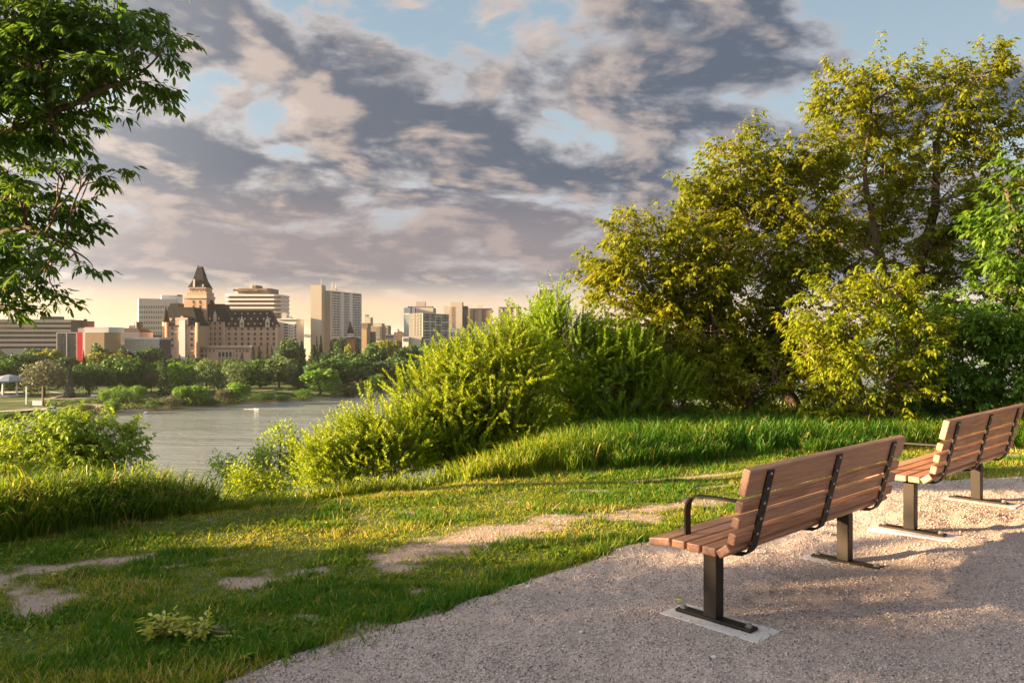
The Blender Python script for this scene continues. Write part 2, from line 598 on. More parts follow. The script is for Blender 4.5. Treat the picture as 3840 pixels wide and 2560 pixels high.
def gravel_in(x, y):
    """>0 inside the gravel, metres from its edge"""
    e = np.interp(x, GE[:, 0], GE[:, 1]) + (fnoise(x * 2.3, y * 2.3, 31) - .5) * .30
    return (e - y) * .72


def gpt(dx, dy):
    p = dx / 2.29688, dy / 2.29688
    yy = CAMH * FPX / (p[1] - HOR)
    return ((p[0] - 512) / FPX * yy, yy)


DIRT = []
for w, pts in ((.26, [(890, 1285), (960, 1262), (1080, 1240), (1180, 1216), (1230, 1210)]), (.22, [(1260, 1196), (1340, 1186), (1400, 1181), (1480, 1183)]),
               (.16, [(1480, 1172), (1560, 1158), (1690, 1150)]), (.10, [(690, 1316), (740, 1305), (800, 1292)]), (.10, [(520, 1335), (590, 1338)]),
               (.17, [(-40, 1330), (20, 1345), (90, 1388)]), (.09, [(20, 1318), (120, 1300), (230, 1285), (330, 1275)]), (.07, [(960, 1355), (985, 1350)]),
               (.05, [(1440, 1107), (1560, 1096), (1720, 1086)]), (.06, [(1600, 1120), (1720, 1110)]), (.05, [(350, 1300), (450, 1290), (560, 1270)])):
    q = [gpt(*p) for p in pts]
    for a, b in zip(q[:-1], q[1:]):
        DIRT.append((np.array(a), np.array(b), w))


def dirt_at(x, y):
    x = np.asarray(x, float); y = np.asarray(y, float)
    m = np.zeros_like(x)
    for a, b, w in DIRT:
        ab = b - a
        k = np.clip(((x - a[0]) * ab[0] + (y - a[1]) * ab[1]) / (ab @ ab), 0, 1)
        d = np.hypot(x - a[0] - k * ab[0], y - a[1] - k * ab[1])
        m = np.maximum(m, 1.0 - d / w * .62)
    n = fnoise(x * 3.1, y * 3.1, 41, 4)
    m = smooth(m + (n - .5) * 1.3 + (fnoise(x * 11, y * 11, 44, 3) - .5) * .95, .22, .95)
    return np.maximum(m, smooth(fnoise(x * 1.3, y * 2.2, 52, 4), .66, .78) * .8)


def build_ground():
    ang = np.concatenate([np.radians(np.linspace(-180, -46, 46, endpoint=False)), np.radians(np.linspace(-46, 46, 360, endpoint=False)), np.radians(np.linspace(46, 180, 46))])
    rad = np.concatenate([[0.02, .6, 1.2, 1.8, 2.3], np.geomspace(2.6, 16, 240), np.geomspace(16.5, 180, 90), np.linspace(182, 420, 150), np.geomspace(426, 15000, 40)])
    A, Rr = np.meshgrid(ang, rad)
    x = np.sin(A) * Rr; y = np.cos(A) * Rr
    z = gz(x, y) - .07 * smooth(gravel_in(x, y), .02, .22) * (y < 12) * (y > 0)
    n, m = x.shape
    idx = np.arange(n * m).reshape(n, m)
    f = np.stack([idx[:-1, :-1], idx[:-1, 1:], idx[1:, 1:], idx[1:, :-1]], -1).reshape(-1, 4)
    me = arrays_mesh('ground', np.stack([x, y, z], -1).reshape(-1, 3), f, None, True, [M['ground']])
    v = far_v(x, y)
    near = smooth(y, 14, 10) * dirt_at(x, y)
    shore = smooth(v, 2.2, .6) * smooth(v, -6, -3)
    sand = smooth(fnoise(x * .05, y * .09, 77, 4), .56, .68) * smooth(v, 1, 3) * smooth(v, 30, 14) * smooth(x, -60, -110)
    soil = np.maximum(np.maximum(near, shore * .6), sand * .75)
    soil = np.maximum(soil, smooth(gravel_in(x, y), -.05, .1))
    at = me.attributes.new('soil', 'FLOAT', 'POINT')
    at.data.foreach_set('value', soil.astype(np.float32).ravel())
    link('ground', me, kind='structure')
    # the river
    rv = MB().poly([(-2500, -1500, WATER_Z), (6000, -1500, WATER_Z), (6000, 9000, WATER_Z), (-2500, 9000, WATER_Z)])
    rv.build('river', M['water'], kind='structure')


PADS = ((1.07, 4.14), (2.18, 5.18), (2.92, 5.83), (4.03, 6.88))


def gravel_h(x, y):
    g = gravel_in(x, y)
    h = (fnoise(x * 2.2, y * 2.2, 61, 3) - .5) * .055 + (fnoise(x * 8, y * 8, 66, 3) - .5) * .030 + (fnoise(x * 26, y * 26, 69, 2) - .5) * .008
    for px_, py_ in PADS:
        h = h * smooth(np.hypot(x - px_, y - py_), .22, .55)
    return gz(x, y) + .012 + h * smooth(g, 0, .3) - .03 * smooth(g, .12, -.1)


def build_gravel():
    xs = np.arange(-2.2, 8.6, .026); ys = np.arange(2.0, 8.9, .026)
    X, Y = np.meshgrid(xs, ys)
    ok = (gravel_in(X, Y) > -.12) & (np.abs(X) < .72 * Y + .5)
    Zg = gravel_h(X, Y)
    n, m = X.shape
    idx = np.arange(n * m).reshape(n, m)
    q = np.stack([idx[:-1, :-1], idx[:-1, 1:], idx[1:, 1:], idx[1:, :-1]], -1)
    okq = ok[:-1, :-1] & ok[:-1, 1:] & ok[1:, 1:] & ok[1:, :-1]
    q = q[okq]
    used = np.unique(q)
    rem = np.zeros(n * m, np.int64); rem[used] = np.arange(len(used))
    V = np.stack([X, Y, Zg], -1).reshape(-1, 3)[used]
    me = arrays_mesh('gravel_path', V, rem[q], None, True, [M['gravel']])
    link('gravel_path', me, kind='structure')
    # loose stones
    N = 150000
    yy = 2.7 + 5.6 * RN.random(N) ** 1.7
    xx = (RN.random(N) * 2 - 1) * (.70 * yy + .2)
    g = gravel_in(xx, yy)
    dens = .65 + .6 * fnoise(xx * 1.1, yy * 1.1, 88, 3)
    k = ((g > -.10) & (RN.random(N) < np.where(g > .05, dens, .35))) | ((g <= -.10) & (yy < np.interp(xx, TG[:, 0], TG[:, 1])) & (RN.random(N) < .30 * dirt_at(xx, yy)))
    xx, yy = xx[k], yy[k]
    zz = np.where(gravel_in(xx, yy) > -.10, gravel_h(xx, yy), gz(xx, yy))
    n = len(xx)
    s = .0021 + .0038 * RN.random(n) ** 3 + .0004 * yy * RN.random(n)
    octv = np.array([(1, 0, 0), (0, 1, 0), (-1, 0, 0), (0, -1, 0), (0, 0, .75), (0, 0, -.75)], float)
    octf = np.array([(0, 1, 4), (1, 2, 4), (2, 3, 4), (3, 0, 4), (1, 0, 5), (2, 1, 5), (3, 2, 5), (0, 3, 5)])
    V = octv[None] * (0.65 + .7 * RN.random((n, 6, 1))) * s[:, None, None]
    a = RN.random(n) * 6.283
    ca, sa = np.cos(a)[:, None], np.sin(a)[:, None]
    V = np.stack([V[..., 0] * ca - V[..., 1] * sa, V[..., 0] * sa + V[..., 1] * ca, V[..., 2]], -1)
    V = V + np.stack([xx, yy, zz + s * .35], -1)[:, None, :]
    F = octf[None] + (np.arange(n) * 6)[:, None, None]
    me = arrays_mesh('gravel_stones', V.reshape(-1, 3), F.reshape(-1, 3), np.repeat(RN.random(n), 8), False, [M['pebble']])
    link('gravel_stones', me, kind='stuff', label='loose pinkish grey stones scattered over the gravel', cat='gravel')


build_ground()
build_gravel()

# ------------------------------------------------------------------ park benches
def slat_mesh(L, w, t):
    return MB().box(-L / 2, L / 2, -w / 2, w / 2, -t / 2, t / 2).mesh('slat', M['wood'])


BL = 1.894
SL_W = {w: slat_mesh(BL, w, .042) for w in (.134, .078, .074, .056, .138)}
BACK0 = np.array((-.205, .462)); BACKD = np.array((-.2407, .9706)); BACKN = np.array((-.9706, -.2407))


def ribbon(path, x0, x1, th):
    """strip of steel of width x0..x1 swept along a (y,z) path"""
    path = [np.array(p, float) for p in path]
    rings = []
    for k, p in enumerate(path):
        d = path[min(k + 1, len(path) - 1)] - path[max(k - 1, 0)]
        d = d / np.linalg.norm(d)
        n = np.array((-d[1], d[0])) * th / 2
        rings.append([(x0, p[0] + n[0], p[1] + n[1]), (x1, p[0] + n[0], p[1] + n[1]), (x1, p[0] - n[0], p[1] - n[1]), (x0, p[0] - n[0], p[1] - n[1])])
    return MB().ring(rings)


def dome(r, h, n=10):
    rings = [[(math.cos(6.283 * k / n) * r * q, math.sin(6.283 * k / n) * r * q, z) for k in range(n)] for q, z in ((1, 0), (.95, h * .4), (.6, h * .85), (.15, h))]
    return MB().ring(rings)


BOLT = dome(.009, .008).mesh('bolt', M['bolt'], smooth_shade=True)
HEX = MB().ring([[(math.cos(1.047 * k) * r, math.sin(1.047 * k) * r, z) for k in range(6)] for r, z in ((.02, 0), (.02, .004), (.014, .004), (.014, .018), (.008, .02))]).mesh('anchor_bolt', M['bolt'])


def make_bench(label, origin, ang):
    root = thing('park_bench', label, 'bench', origin, ang, 'wooden slat benches on the gravel')

    def slat(name, w, f, z, rx):
        o = link(name, SL_W[w], root, (0, f, z)); o.rotation_euler = (rx, 0, 0)
        b = o.modifiers.new('bevel', 'BEVEL'); b.width = .007; b.segments = 2
    slat('seat_slat', .134, .2175, .3995, math.radians(-8.5))
    for f in (.100, .008, -.084):
        slat('seat_slat', .078, f, .409, 0)
    slat('seat_slat', .074, -.166, .4235, math.radians(-37))
    for s, w in ((.032, .056), (.116, .056), (.200, .056), (.324, .138)):
        c = BACK0 + BACKD * s
        slat('back_slat', w, c[0], c[1], math.atan2(BACKD[1], BACKD[0]))
    off = BACKN * (.021 + .0045)
    pth = [BACK0 + BACKD * s + off for s in (.378, .25, .12, .03)] + [(-.222, .428), (-.205, .399), (-.175, .3785), (-.12, .3725), (.0, .3725), (.2, .3695)]
    for x in (-.757, 0.0, .757):
        st = link('strap', ribbon(pth, x - .032, x + .032, .009).mesh('strap', M['steel']), root)
        for s in (.360, .282, .204, .122, .040):
            c = BACK0 + BACKD * s + BACKN * (.021 + .0085)
            b = link('bolt', BOLT, st, (x, c[0], c[1]))
            b.rotation_euler = Vector((0, BACKN[0], BACKN[1])).to_track_quat('Z', 'Y').to_euler()
    for x in (-.77, .77):
        lg = link('leg', MB().box(x - .036, x + .036, -.04, .04, .02, .368).mesh('leg', M['steel']), root)
        bv = lg.modifiers.new('bevel', 'BEVEL'); bv.width = .006; bv.segments = 2
        bp = link('base_plate', MB().box(x - .038, x + .038, -.235, .215, .004, .020).mesh('base_plate', M['steel']), lg)
        bv = bp.modifiers.new('bevel', 'BEVEL'); bv.width = .003; bv.segments = 1
        for f in (-.205, .185):
            link('anchor_bolt', HEX, lg, (x, f, .020))
    arm = [(.140, .392), (.140, .560), (.134, .598), (.114, .628), (.08, .642), (.0, .646), (-.232, .652)]
    for x in (-.80, .80):
        link('armrest', ribbon(arm, x - .024, x + .024, .010).mesh('armrest', M['steel']), root)
    return root


B1 = np.array((1.614, 4.683)); A1 = math.atan2(.683, .73)
B2 = np.array((3.467, 6.356)); A2 = math.atan2(.694, .72)
for (o, a, lab, padlab) in ((B1, A1, 'near brown wooden slat bench, mostly shaded, seen from behind', ('bare concrete pad under the near leg of the closer bench', 'gravel covered concrete pad under the far leg of the closer bench')),
                            (B2, A2, 'farther wooden slat bench at the right edge with sunlit orange slat ends', ('concrete pad under the near leg of the farther bench', 'concrete pad under the far leg of the farther bench'))):
    zb = float(gz(*o)) + .012
    make_bench(lab, (o[0], o[1], zb), a)
    d = np.array((math.cos(a), math.sin(a))); n = np.array((-d[1], d[0]))
    for s, pl in zip((-.77, .77), padlab):
        c = o + d * s + n * (-.03)
        mb = MB().box(-.118, .118, -.29, .29, -.12, .003)
        p = mb.build('concrete_pad', M['concrete'], None, bevel=.006, label=pl, cat='concrete pad', group='concrete pads under the benches')
        p.location = (c[0], c[1], zb); p.rotation_euler = (0, 0, a)

# ------------------------------------------------------------------ lawn and tall grass
def build_lawn():
    N = 600000
    yy = 3.0 + 8.0 * RN.random(N) ** 1.35
    xx = (RN.random(N) * 2 - 1) * (.70 * yy + .3)
    # tufts
    xx = xx + (RN.random(N) - .5) * .02
    tg = np.interp(xx, TG[:, 0], TG[:, 1]) + .55
    g = gravel_in(xx, yy)
    dm = dirt_at(xx, yy)
    patch = fnoise(xx * 2.6, yy * 2.6, 91, 4)
    tuft = fnoise(xx * 13, yy * 13, 95, 2)
    keep = (yy < tg) & ((g < .03) | ((g < .16) & (RN.random(N) < .12))) & (RN.random(N) < (1 - .93 * dm) * (.40 + .75 * smooth(tuft, .38, .66)) * (.6 + .4 * smooth(patch, .35, .55)))
    xx, yy, patch, g, tuft = xx[keep], yy[keep], patch[keep], g[keep], tuft[keep]
    n = len(xx)
    zz = gz(xx, yy) - .004
    lush = smooth(patch, .42, .62)
    h = (.012 + .026 * RN.random(n)) * (.65 + .8 * lush) + .05 * (RN.random(n) > .985)
    h = h * (1 + .8 * smooth(np.interp(xx, TG[:, 0], TG[:, 1]) - yy, .5, -.3)) * (1 + .7 * smooth(g, -.25, -.02) * (RN.random(n) > .4))
    w = .0022 + .0020 * RN.random(n) + .00040 * yy
    a = RN.random(n) * 6.283
    lean = .35 + .9 * RN.random(n) ** 1.5
    b = a + RN.normal(0, .8, n) + 1.57
    base = np.stack([xx, yy, zz], -1)
    side = np.stack([np.cos(a), np.sin(a), np.zeros(n)], -1) * w[:, None]
    tip = base + np.stack([np.cos(b) * h * lean, np.sin(b) * h * lean, h], -1)
    V = np.stack([base - side, base + side, tip], 1)
    tint = np.clip(.60 - .58 * lush + RN.normal(0, .20, n) + .25 * (tuft < .4) , 0, .85)
    dry = smooth(fnoise(xx * .8 + 3, yy * 1.5, 197, 3), .46, .68)
    tint = np.clip(tint + .22 * dry, 0, .85)
    tint = np.where(RN.random(n) > .955 - .33 * dry, .97, tint)
    h = h * (1 - .3 * dry) * (.55 + .95 * smooth(tuft, .4, .75))
    me = arrays_mesh('lawn_grass', V.reshape(-1, 3), np.arange(n * 3).reshape(n, 3), tint, False, [M['lawn']])
    link('lawn_grass', me, kind='stuff', label='short patchy mown grass between the gravel and the river bank', cat='grass')
    # clover and small broad leaves that thicken the sunny lawn
    N = 46000
    yy = 3.2 + 6.5 * RN.random(N); xx = (RN.random(N) * 2 - 1) * (.68 * yy + .2)
    tg = np.interp(xx, TG[:, 0], TG[:, 1]) - .1
    cl = fnoise(xx * 2.0, yy * 2.0, 191, 3)
    k = (yy < tg) & (gravel_in(xx, yy) < -.03) & (dirt_at(xx, yy) < .3) & (cl > .52)
    xx, yy = xx[k], yy[k]; n = len(xx)
    z = gz(xx, yy) + .012 + .022 * RN.random(n)
    r = .006 + .008 * RN.random(n)
    a = RN.random(n) * 6.283
    nx, ny = RN.normal(0, .35, n), RN.normal(0, .35, n)
    Q = []
    for k4 in range(4):
        ang = a + k4 * 1.571
        dx, dy = np.cos(ang) * r, np.sin(ang) * r
        Q.append(np.stack([xx + dx, yy + dy, z + nx * dx + ny * dy], -1))
    Q = np.stack(Q, 1)
    me = quads_mesh('clover', Q, np.clip(RN.normal(.35, .2, n), 0, .8), [M['lawn']])
    link('clover', me, kind='stuff', label='small clover leaves growing through the sunny lawn', cat='clover')


def blades(xx, yy, zz, h, w, lean, a, tint, name, mat, label, cat):
    n = len(xx)
    base = np.stack([xx, yy, zz], -1)
    side = np.stack([np.cos(a), np.sin(a), np.zeros(n)], -1)
    b = a + 1.57 + RN.normal(0, .9, n)
    ld = np.stack([np.cos(b), np.sin(b), np.zeros(n)], -1)
    up = np.array((0, 0, 1.0))
    p1 = base + up * (h * .45)[:, None] + ld * (h * lean * .12)[:, None]
    p2 = base + up * (h * .80)[:, None] + ld * (h * lean * .42)[:, None]
    p3 = base + up * (h * (1.0 - .28 * lean))[:, None] + ld * (h * lean * .95)[:, None]
    s0 = side * (w * .8)[:, None]; s1 = side * w[:, None]; s2 = side * (w * .7)[:, None]; s3 = side * (w * .08)[:, None]
    Q = np.concatenate([np.stack([base - s0, base + s0, p1 + s1, p1 - s1], 1), np.stack([p1 - s1, p1 + s1, p2 + s2, p2 - s2], 1), np.stack([p2 - s2, p2 + s2, p3 + s3, p3 - s3], 1)], 0)
    me = quads_mesh(name, Q, np.tile(tint, 3), [mat])
    return link(name, me, kind='stuff', label=label, cat=cat)


def build_tall():
    # ridge of tall grass in front of the trees
    N = 60000
    xx = -3.4 + 13.2 * RN.random(N)
    tb = np.interp(xx, TG[:, 0], TG[:, 1])
    off = 3.1 * RN.random(N) ** 1.4
    yy = tb + off
    k = (np.abs(xx) < .7 * yy + .4) & (fnoise(xx * 3, yy * 3, 131, 3) + .25 * smooth(off, 0, .5) > .44)
    xx, yy, off = xx[k], yy[k], off[k]
    n = len(xx)
    hh = np.interp(xx, [-3.2, -2.6, -1.6, -.6, .5, 1.5, 4, 9], [.12, .20, .32, .38, .46, .52, .42, .34])
    h = hh * (.45 + .65 * RN.random(n)) * (.55 + .45 * smooth(off, 0, .5))
    tint = np.clip(.30 + .5 * fnoise(xx * 1.3, yy * 1.3, 135, 3) - .20 + RN.normal(0, .16, n) - .25 * smooth(xx, .5, 2.0) + .25 * smooth(xx, .8, -.4), 0, .85)  # sunlit left end tinted yellower, shaded right end tinted greener
    tint = np.where(RN.random(n) > .965, .96, tint)
    blades(xx, yy, gz(xx, yy) - .02, h, .0035 + .003 * RN.random(n), .25 + .75 * RN.random(n) ** 1.3, RN.random(n) * 6.283, tint, 'tall_grass', M['tall'],
           'tall uncut grass along the foot of the trees and bushes', 'grass')
    # big clump on the left
    N = 34000
    xx = -5.9 + 3.5 * RN.random(N)
    tb = np.interp(xx, TG[:, 0], TG[:, 1])
    off = 2.6 * RN.random(N) ** 1.2
    yy = tb + off
    k = (xx + .15 * off + .5 * RN.random(N) ** 2 < -2.45 - .25 * fnoise(xx * 5, yy * 5, 140)) & (xx > -.72 * yy - .8)
    xx, yy, off = xx[k], yy[k], off[k]
    n = len(xx)
    h = (.20 + .30 * smooth(xx, -5.6, -3.6) + .08 * (off > .5) - .16 * smooth(xx, -3.3, -2.6)) * (.45 + .65 * RN.random(n)) * (.6 + .4 * smooth(off, 0, .4))
    tint = np.clip(.28 + .45 * fnoise(xx * 1.6, yy * 1.6, 145, 3) - .15 + RN.normal(0, .15, n), 0, .84)
    tint = np.where(RN.random(n) > .93, .97, tint)
    blades(xx, yy, gz(xx, yy) - .02, h, .004 + .0035 * RN.random(n), .3 + .7 * RN.random(n), RN.random(n) * 6.283, tint, 'tall_grass', M['tall'],
           'dense clump of tall weedy grass at the left edge of the lawn', 'grass')
    # rank growth on the bank below
    N = 42000
    xx = -26 + 34 * RN.random(N); yy = 5 + 22 * RN.random(N)
    u = -.5 * xx + .866 * yy
    k = (u > 8.6) & (u < 24) & (np.abs(xx) < .72 * yy + 1) & (fnoise(xx * .9, yy * .9, 150, 3) > .40)
    xx, yy = xx[k], yy[k]; n = len(xx)
    tint = np.clip(.25 + .6 * RN.random(n), 0, .84)
    blades(xx, yy, gz(xx, yy) - .03, .2 + .35 * RN.random(n), .006 + .006 * RN.random(n), .3 + .6 * RN.random(n), RN.random(n) * 6.283, tint, 'bank_grass', M['tall'],
           'rank grass and weeds on the river bank slope', 'grass')


build_lawn()
build_tall()

# ------------------------------------------------------------------ leafy plants
UP = np.array((0, 0, 1.0))


def unit(v):
    return v / (np.linalg.norm(v) + 1e-9)


def leaflet(b, d, l, w, rng, fine):
    d = unit(d)
    s = unit(np.cross(d, UP + rng.normal(0, .35, 3)))
    n = np.cross(s, d)
    tip = b + d * l - UP * l * .12
    if fine:
        L1 = b + d * l * .28 + s * w * .42 + n * w * .12; L2 = b + d * l * .66 + s * w * .40 + n * w * .06 - UP * l * .05
        R1 = b + d * l * .28 - s * w * .42 + n * w * .12; R2 = b + d * l * .66 - s * w * .40 + n * w * .06 - UP * l * .05
        return [(b, L1, L2, tip), (b, tip, R2, R1)]
    return [(b, b + d * l * .45 + s * w * .5, tip, b + d * l * .45 - s * w * .5)]


def compound(b, d, size, rng, fine, nlat=2):
    """box-elder leaf: stalk, pairs of leaflets and one at the end"""
    q = []
    d = unit(d)
    p = b + d * size * .35
    if fine:
        s = unit(np.cross(d, UP)) * .0016
        q.append((b - s, b + s, p + s, p - s))
        q.append((p - s, p + s, p + unit(d - UP * .45) * size * .24 * nlat + s * .5, p + unit(d - UP * .45) * size * .24 * nlat - s * .5))
    dd = unit(d - UP * .45)
    for k in range(nlat):
        s = unit(np.cross(dd, UP))
        for sg in (-1, 1):
            q += leaflet(p, dd * .55 + s * sg * .75 - UP * .45 + rng.normal(0, .15, 3), size * (.62 - .06 * k), size * .27, rng, fine)
        p = p + dd * size * .24
    q += leaflet(p, dd - UP * .35 + rng.normal(0, .12, 3), size * .72, size * .30, rng, fine)
    return q


def proto_maple(seed, size=.15, L=.34, nodes=5, fine=False, rise=.5):
    rng = np.random.default_rng(seed)
    q = []
    for k in range(nodes):
        t = .25 + .75 * k / (nodes - 1)
        p = np.array((t * L, 0, rise * L * t - .35 * L * t * t))
        for sg in (-1, 1):
            a = sg * (1.1 + rng.normal(0, .25)) * (1 - .45 * t) + rng.normal(0, .15)
            roll = rng.uniform(-1, 1)
            d = np.array((math.cos(a), math.sin(a), .15 + 1.1 * roll))
            q += compound(p, d, size * rng.uniform(.75, 1.15), rng, fine, 2 if rng.random() > .35 else 1)
    q += compound(np.array((L, 0, (rise - .35) * L)), np.array((1, 0, 0.0)), size, rng, fine)
    if fine:
        pts = [np.array((t * L, 0, rise * L * t - .35 * L * t * t)) for t in np.linspace(0, 1, 6)]
        for a, b in zip(pts[:-1], pts[1:]):
            for s in (np.array((0, .003, 0)), np.array((0, 0, .003))):
                q.append((a - s, a + s, b + s, b - s))
    return np.array(q)


def proto_shoot(seed, L=.62, size=.085, n=46):
    """willow-like leafy shoot, pointing up along z"""
    rng = np.random.default_rng(seed)
    q = []
    bend = rng.normal(0, .16, 2)
    for k in range(n):
        t = .08 + .92 * (k / (n - 1))
        p = np.array((bend[0] * t * t * L, bend[1] * t * t * L, t * L))
        a = k * 2.4 + rng.normal(0, .3)
        el = .35 + .55 * t
        d = np.array((math.cos(a) * (1 - .45 * t), math.sin(a) * (1 - .45 * t), el))
        q += leaflet(p, d, size * rng.uniform(.7, 1.2) * (1.1 - .45 * t), size * .42, rng, False)
    return np.array(q)


def proto_tuft(seed, size=.06, r=.16, n=34):
    rng = np.random.default_rng(seed)
    q = []
    for k in range(n):
        p = rng.normal(0, 1, 3) * r * .5
        d = unit(p / r + np.array((0, 0, .2))) + rng.normal(0, .5, 3)
        q += leaflet(p, d, size * rng.uniform(.7, 1.25), size * .5, rng, False)
    return np.array(q)


PROTO = {
    'maple': [proto_maple(s, .16, .34, 5, False, .3 + .7 * (s % 3)) for s in range(10)],
    'maple_near': [proto_maple(100 + s, .165, .40, 5, True, .1 + .4 * (s % 3)) for s in range(10)],
    'shoot': [proto_shoot(200 + s) for s in range(8)],
    'shoot_small': [proto_shoot(240 + s, .42, .065, 32) for s in range(8)],
    'tuft': [proto_tuft(300 + s) for s in range(8)],
}


def rotz(a):
    c, s = math.cos(a), math.sin(a)
    return np.array(((c, -s, 0), (s, c, 0), (0, 0, 1)))


def align_z(d):
    d = unit(d)
    x = unit(np.cross((0, 1, 0) if abs(d[1]) < .9 else (1, 0, 0), d))
    y = np.cross(d, x)
    return np.stack([x, y, d], 1)


def grow(name, label, cat, base, trunks, lobes, proto, mat, seed, twig_r=.006, scale=1.0, group=None, shoots=False, leaf_parts=0, bark='bark', gap=.40, sub=3, dens=1.0):
    """A plant in metres. trunks: [(points, r0, r1)]; lobes: [(centre, radii, sprays)].  Limbs run from the
    trunks to each lobe, twigs from the limbs to each leaf spray."""
    rng = np.random.default_rng(seed)
    base = np.array(base, float)
    root = thing(name, label, cat, tuple(base), 0, group)
    wood = MB(); twigs = MB()
    tpts = []
    for pts, r0, r1 in trunks:
        pts = [np.array(p, float) for p in pts]
        fine_p = []
        for a, b in zip(pts[:-1], pts[1:]):
            for k in range(4):
                fine_p.append(a + (b - a) * k / 4 + rng.normal(0, .012, 3) * np.linalg.norm(b - a))
        fine_p.append(pts[-1])
        rr = np.linspace(r0, r1, len(fine_p))
        wood.tube([p - base for p in fine_p], list(rr), 8)
        tpts += [(p, r) for p, r in zip(fine_p, rr)]
    tp = np.array([p for p, _ in tpts]); tr = np.array([r for _, r in tpts])
    protos = PROTO[proto]
    Q = []; T = []; parts = []
    for (c, rad, nspray) in lobes:
        nspray = int(nspray * dens)
        c = np.array(c, float); rad = np.array(rad, float)
        # limb to the lobe: leave the trunk below the lobe
        cost = np.linalg.norm(tp - c, axis=1) + 1.2 * np.maximum(tp[:, 2] - c[2] + .15, 0)
        k0 = int(np.argmin(cost))
        a = tp[k0]
        mid = (a + c) / 2 + rng.normal(0, .08, 3) * np.linalg.norm(c - a) + UP * .05 * np.linalg.norm(c - a)
        path = []
        for k in range(7):
            t = k / 6
            path.append((1 - t) ** 2 * a + 2 * t * (1 - t) * mid + t * t * c)
        r0 = max(min(tr[k0] * .7, .03 + .03 * np.linalg.norm(rad)), twig_r * 1.5)
        wood.tube([p - base for p in path], list(np.linspace(r0, twig_r * 1.4, 7)), 6)
        anchors = list(path[2:])
        # secondary branches
        for k in range(sub + int(nspray / 14)):
            d = rng.normal(0, 1, 3); d = unit(d)
            e = c + d * rad * rng.uniform(.5, .85)
            s0 = path[rng.integers(2, 7)]
            m = (s0 + e) / 2 + rng.normal(0, .12, 3) * np.linalg.norm(e - s0)
            pp = [(1 - t) ** 2 * s0 + 2 * t * (1 - t) * m + t * t * e for t in (0, .25, .5, .75, 1)]
            twigs.tube([p - base for p in pp], list(np.linspace(twig_r * 1.5, twig_r * .7, 5)), 4)
            anchors += pp[1:]
        an = np.array(anchors)
        placed = 0; tries = 0
        off = rng.uniform(0, 50, 3)
        while placed < nspray and tries < nspray * 8:
            tries += 1
            d = unit(rng.normal(0, 1, 3))
            rr = rng.random() ** .42 * (1.0 if rng.random() > .14 else 1.32)
            p = c + d * rad * rr
            # clumps and gaps
            nz = vnoise((p[0] + off[0]) * 1.7 + p[1] * .7, (p[2] + off[2]) * 1.7 + p[1] * .9, seed)
            if nz < gap and rng.random() > .12:
                continue
            placed += 1
            k = int(np.argmin(np.linalg.norm(an - p, axis=1)))
            s0 = an[k]
            ln = np.linalg.norm(p - s0)
            if ln > .08:
                m = (s0 + p) / 2 + rng.normal(0, .1, 3) * ln + UP * .05 * ln
                twigs.tube([s0 - base, m - base, p - base], [twig_r * .8, twig_r * .6, twig_r * .35], 3)
            pr = protos[rng.integers(len(protos))]
            sc = scale * rng.uniform(.75, 1.2)
            if shoots:
                dd = unit(unit((p - c) / rad) * .75 + np.array((0, 0, .75)) + rng.normal(0, .28, 3))
                Rm = align_z(dd) @ rotz(rng.uniform(0, 6.283))
            else:
                out = math.atan2(p[1] - c[1], p[0] - c[0]) + rng.normal(0, .7)
                Rm = rotz(out)
            q = (pr.reshape(-1, 3) @ Rm.T * sc + (p - base)).reshape(-1, 4, 3)
            tt = np.clip(rng.normal(.45, .12) + rng.normal(0, .16, len(q)), 0, 1)
            parts.append((p, q, tt))
    # the leaf sprays that show largest become parts of their own, the rest one mass
    if leaf_parts:
        order = sorted(range(len(parts)), key=lambda i: (0 if in_view(parts[i][0]) else 1, parts[i][0][1]))
        for i in order[:leaf_parts]:
            p, q, tt = parts[i]
            if not in_view(p):
                break
            me = quads_mesh('leaf_spray', q - (p - base), tt, [mat])
            link('leaf_spray', me, root, tuple(p - base))
        rest = order[leaf_parts:]
    else:
        rest = range(len(parts))
    rest = list(rest)
    if rest:
        Q = np.concatenate([parts[i][1] for i in rest]); T = np.concatenate([parts[i][2] for i in rest])
        link('foliage', quads_mesh('foliage', Q, T, [mat]), root, kind='stuff')
    link('trunk', wood.mesh('trunk', M[bark], smooth_shade=True), root)
    if twigs.f:
        link('twigs', twigs.mesh('twigs', M['twig']), root, kind='stuff')
    return root


def in_view(p):
    if p[1] < .5:
        return False
    px = 512 + p[0] / p[1] * FPX; py = HOR - (p[2] - CAMH) / p[1] * FPX
    return -5 < px < 1029 and -5 < py < 690


def lob(Y, *items):
    """lobes given where they stand: display x, y, half width, half height, sprays, [depth spread m, depth shift]"""
    out = []
    for it in items:
        x, y, rx, ry, n = it[:5]
        ry_m = it[5] if len(it) > 5 else None
        dy = it[6] if len(it) > 6 else 0
        yy = Y + dy
        k = yy / FPX / 2.29688
        rd = ry_m if ry_m else max(.35, .75 * max(rx, ry) * k)
        out.append((D(x, y, yy), (rx * k, rd, ry * k), n))
    return out


def base_at(dx, Y):
    x = (dx / 2.29688 - 512) / FPX * Y
    return np.array((x, Y, float(gz(x, Y)) - .05))


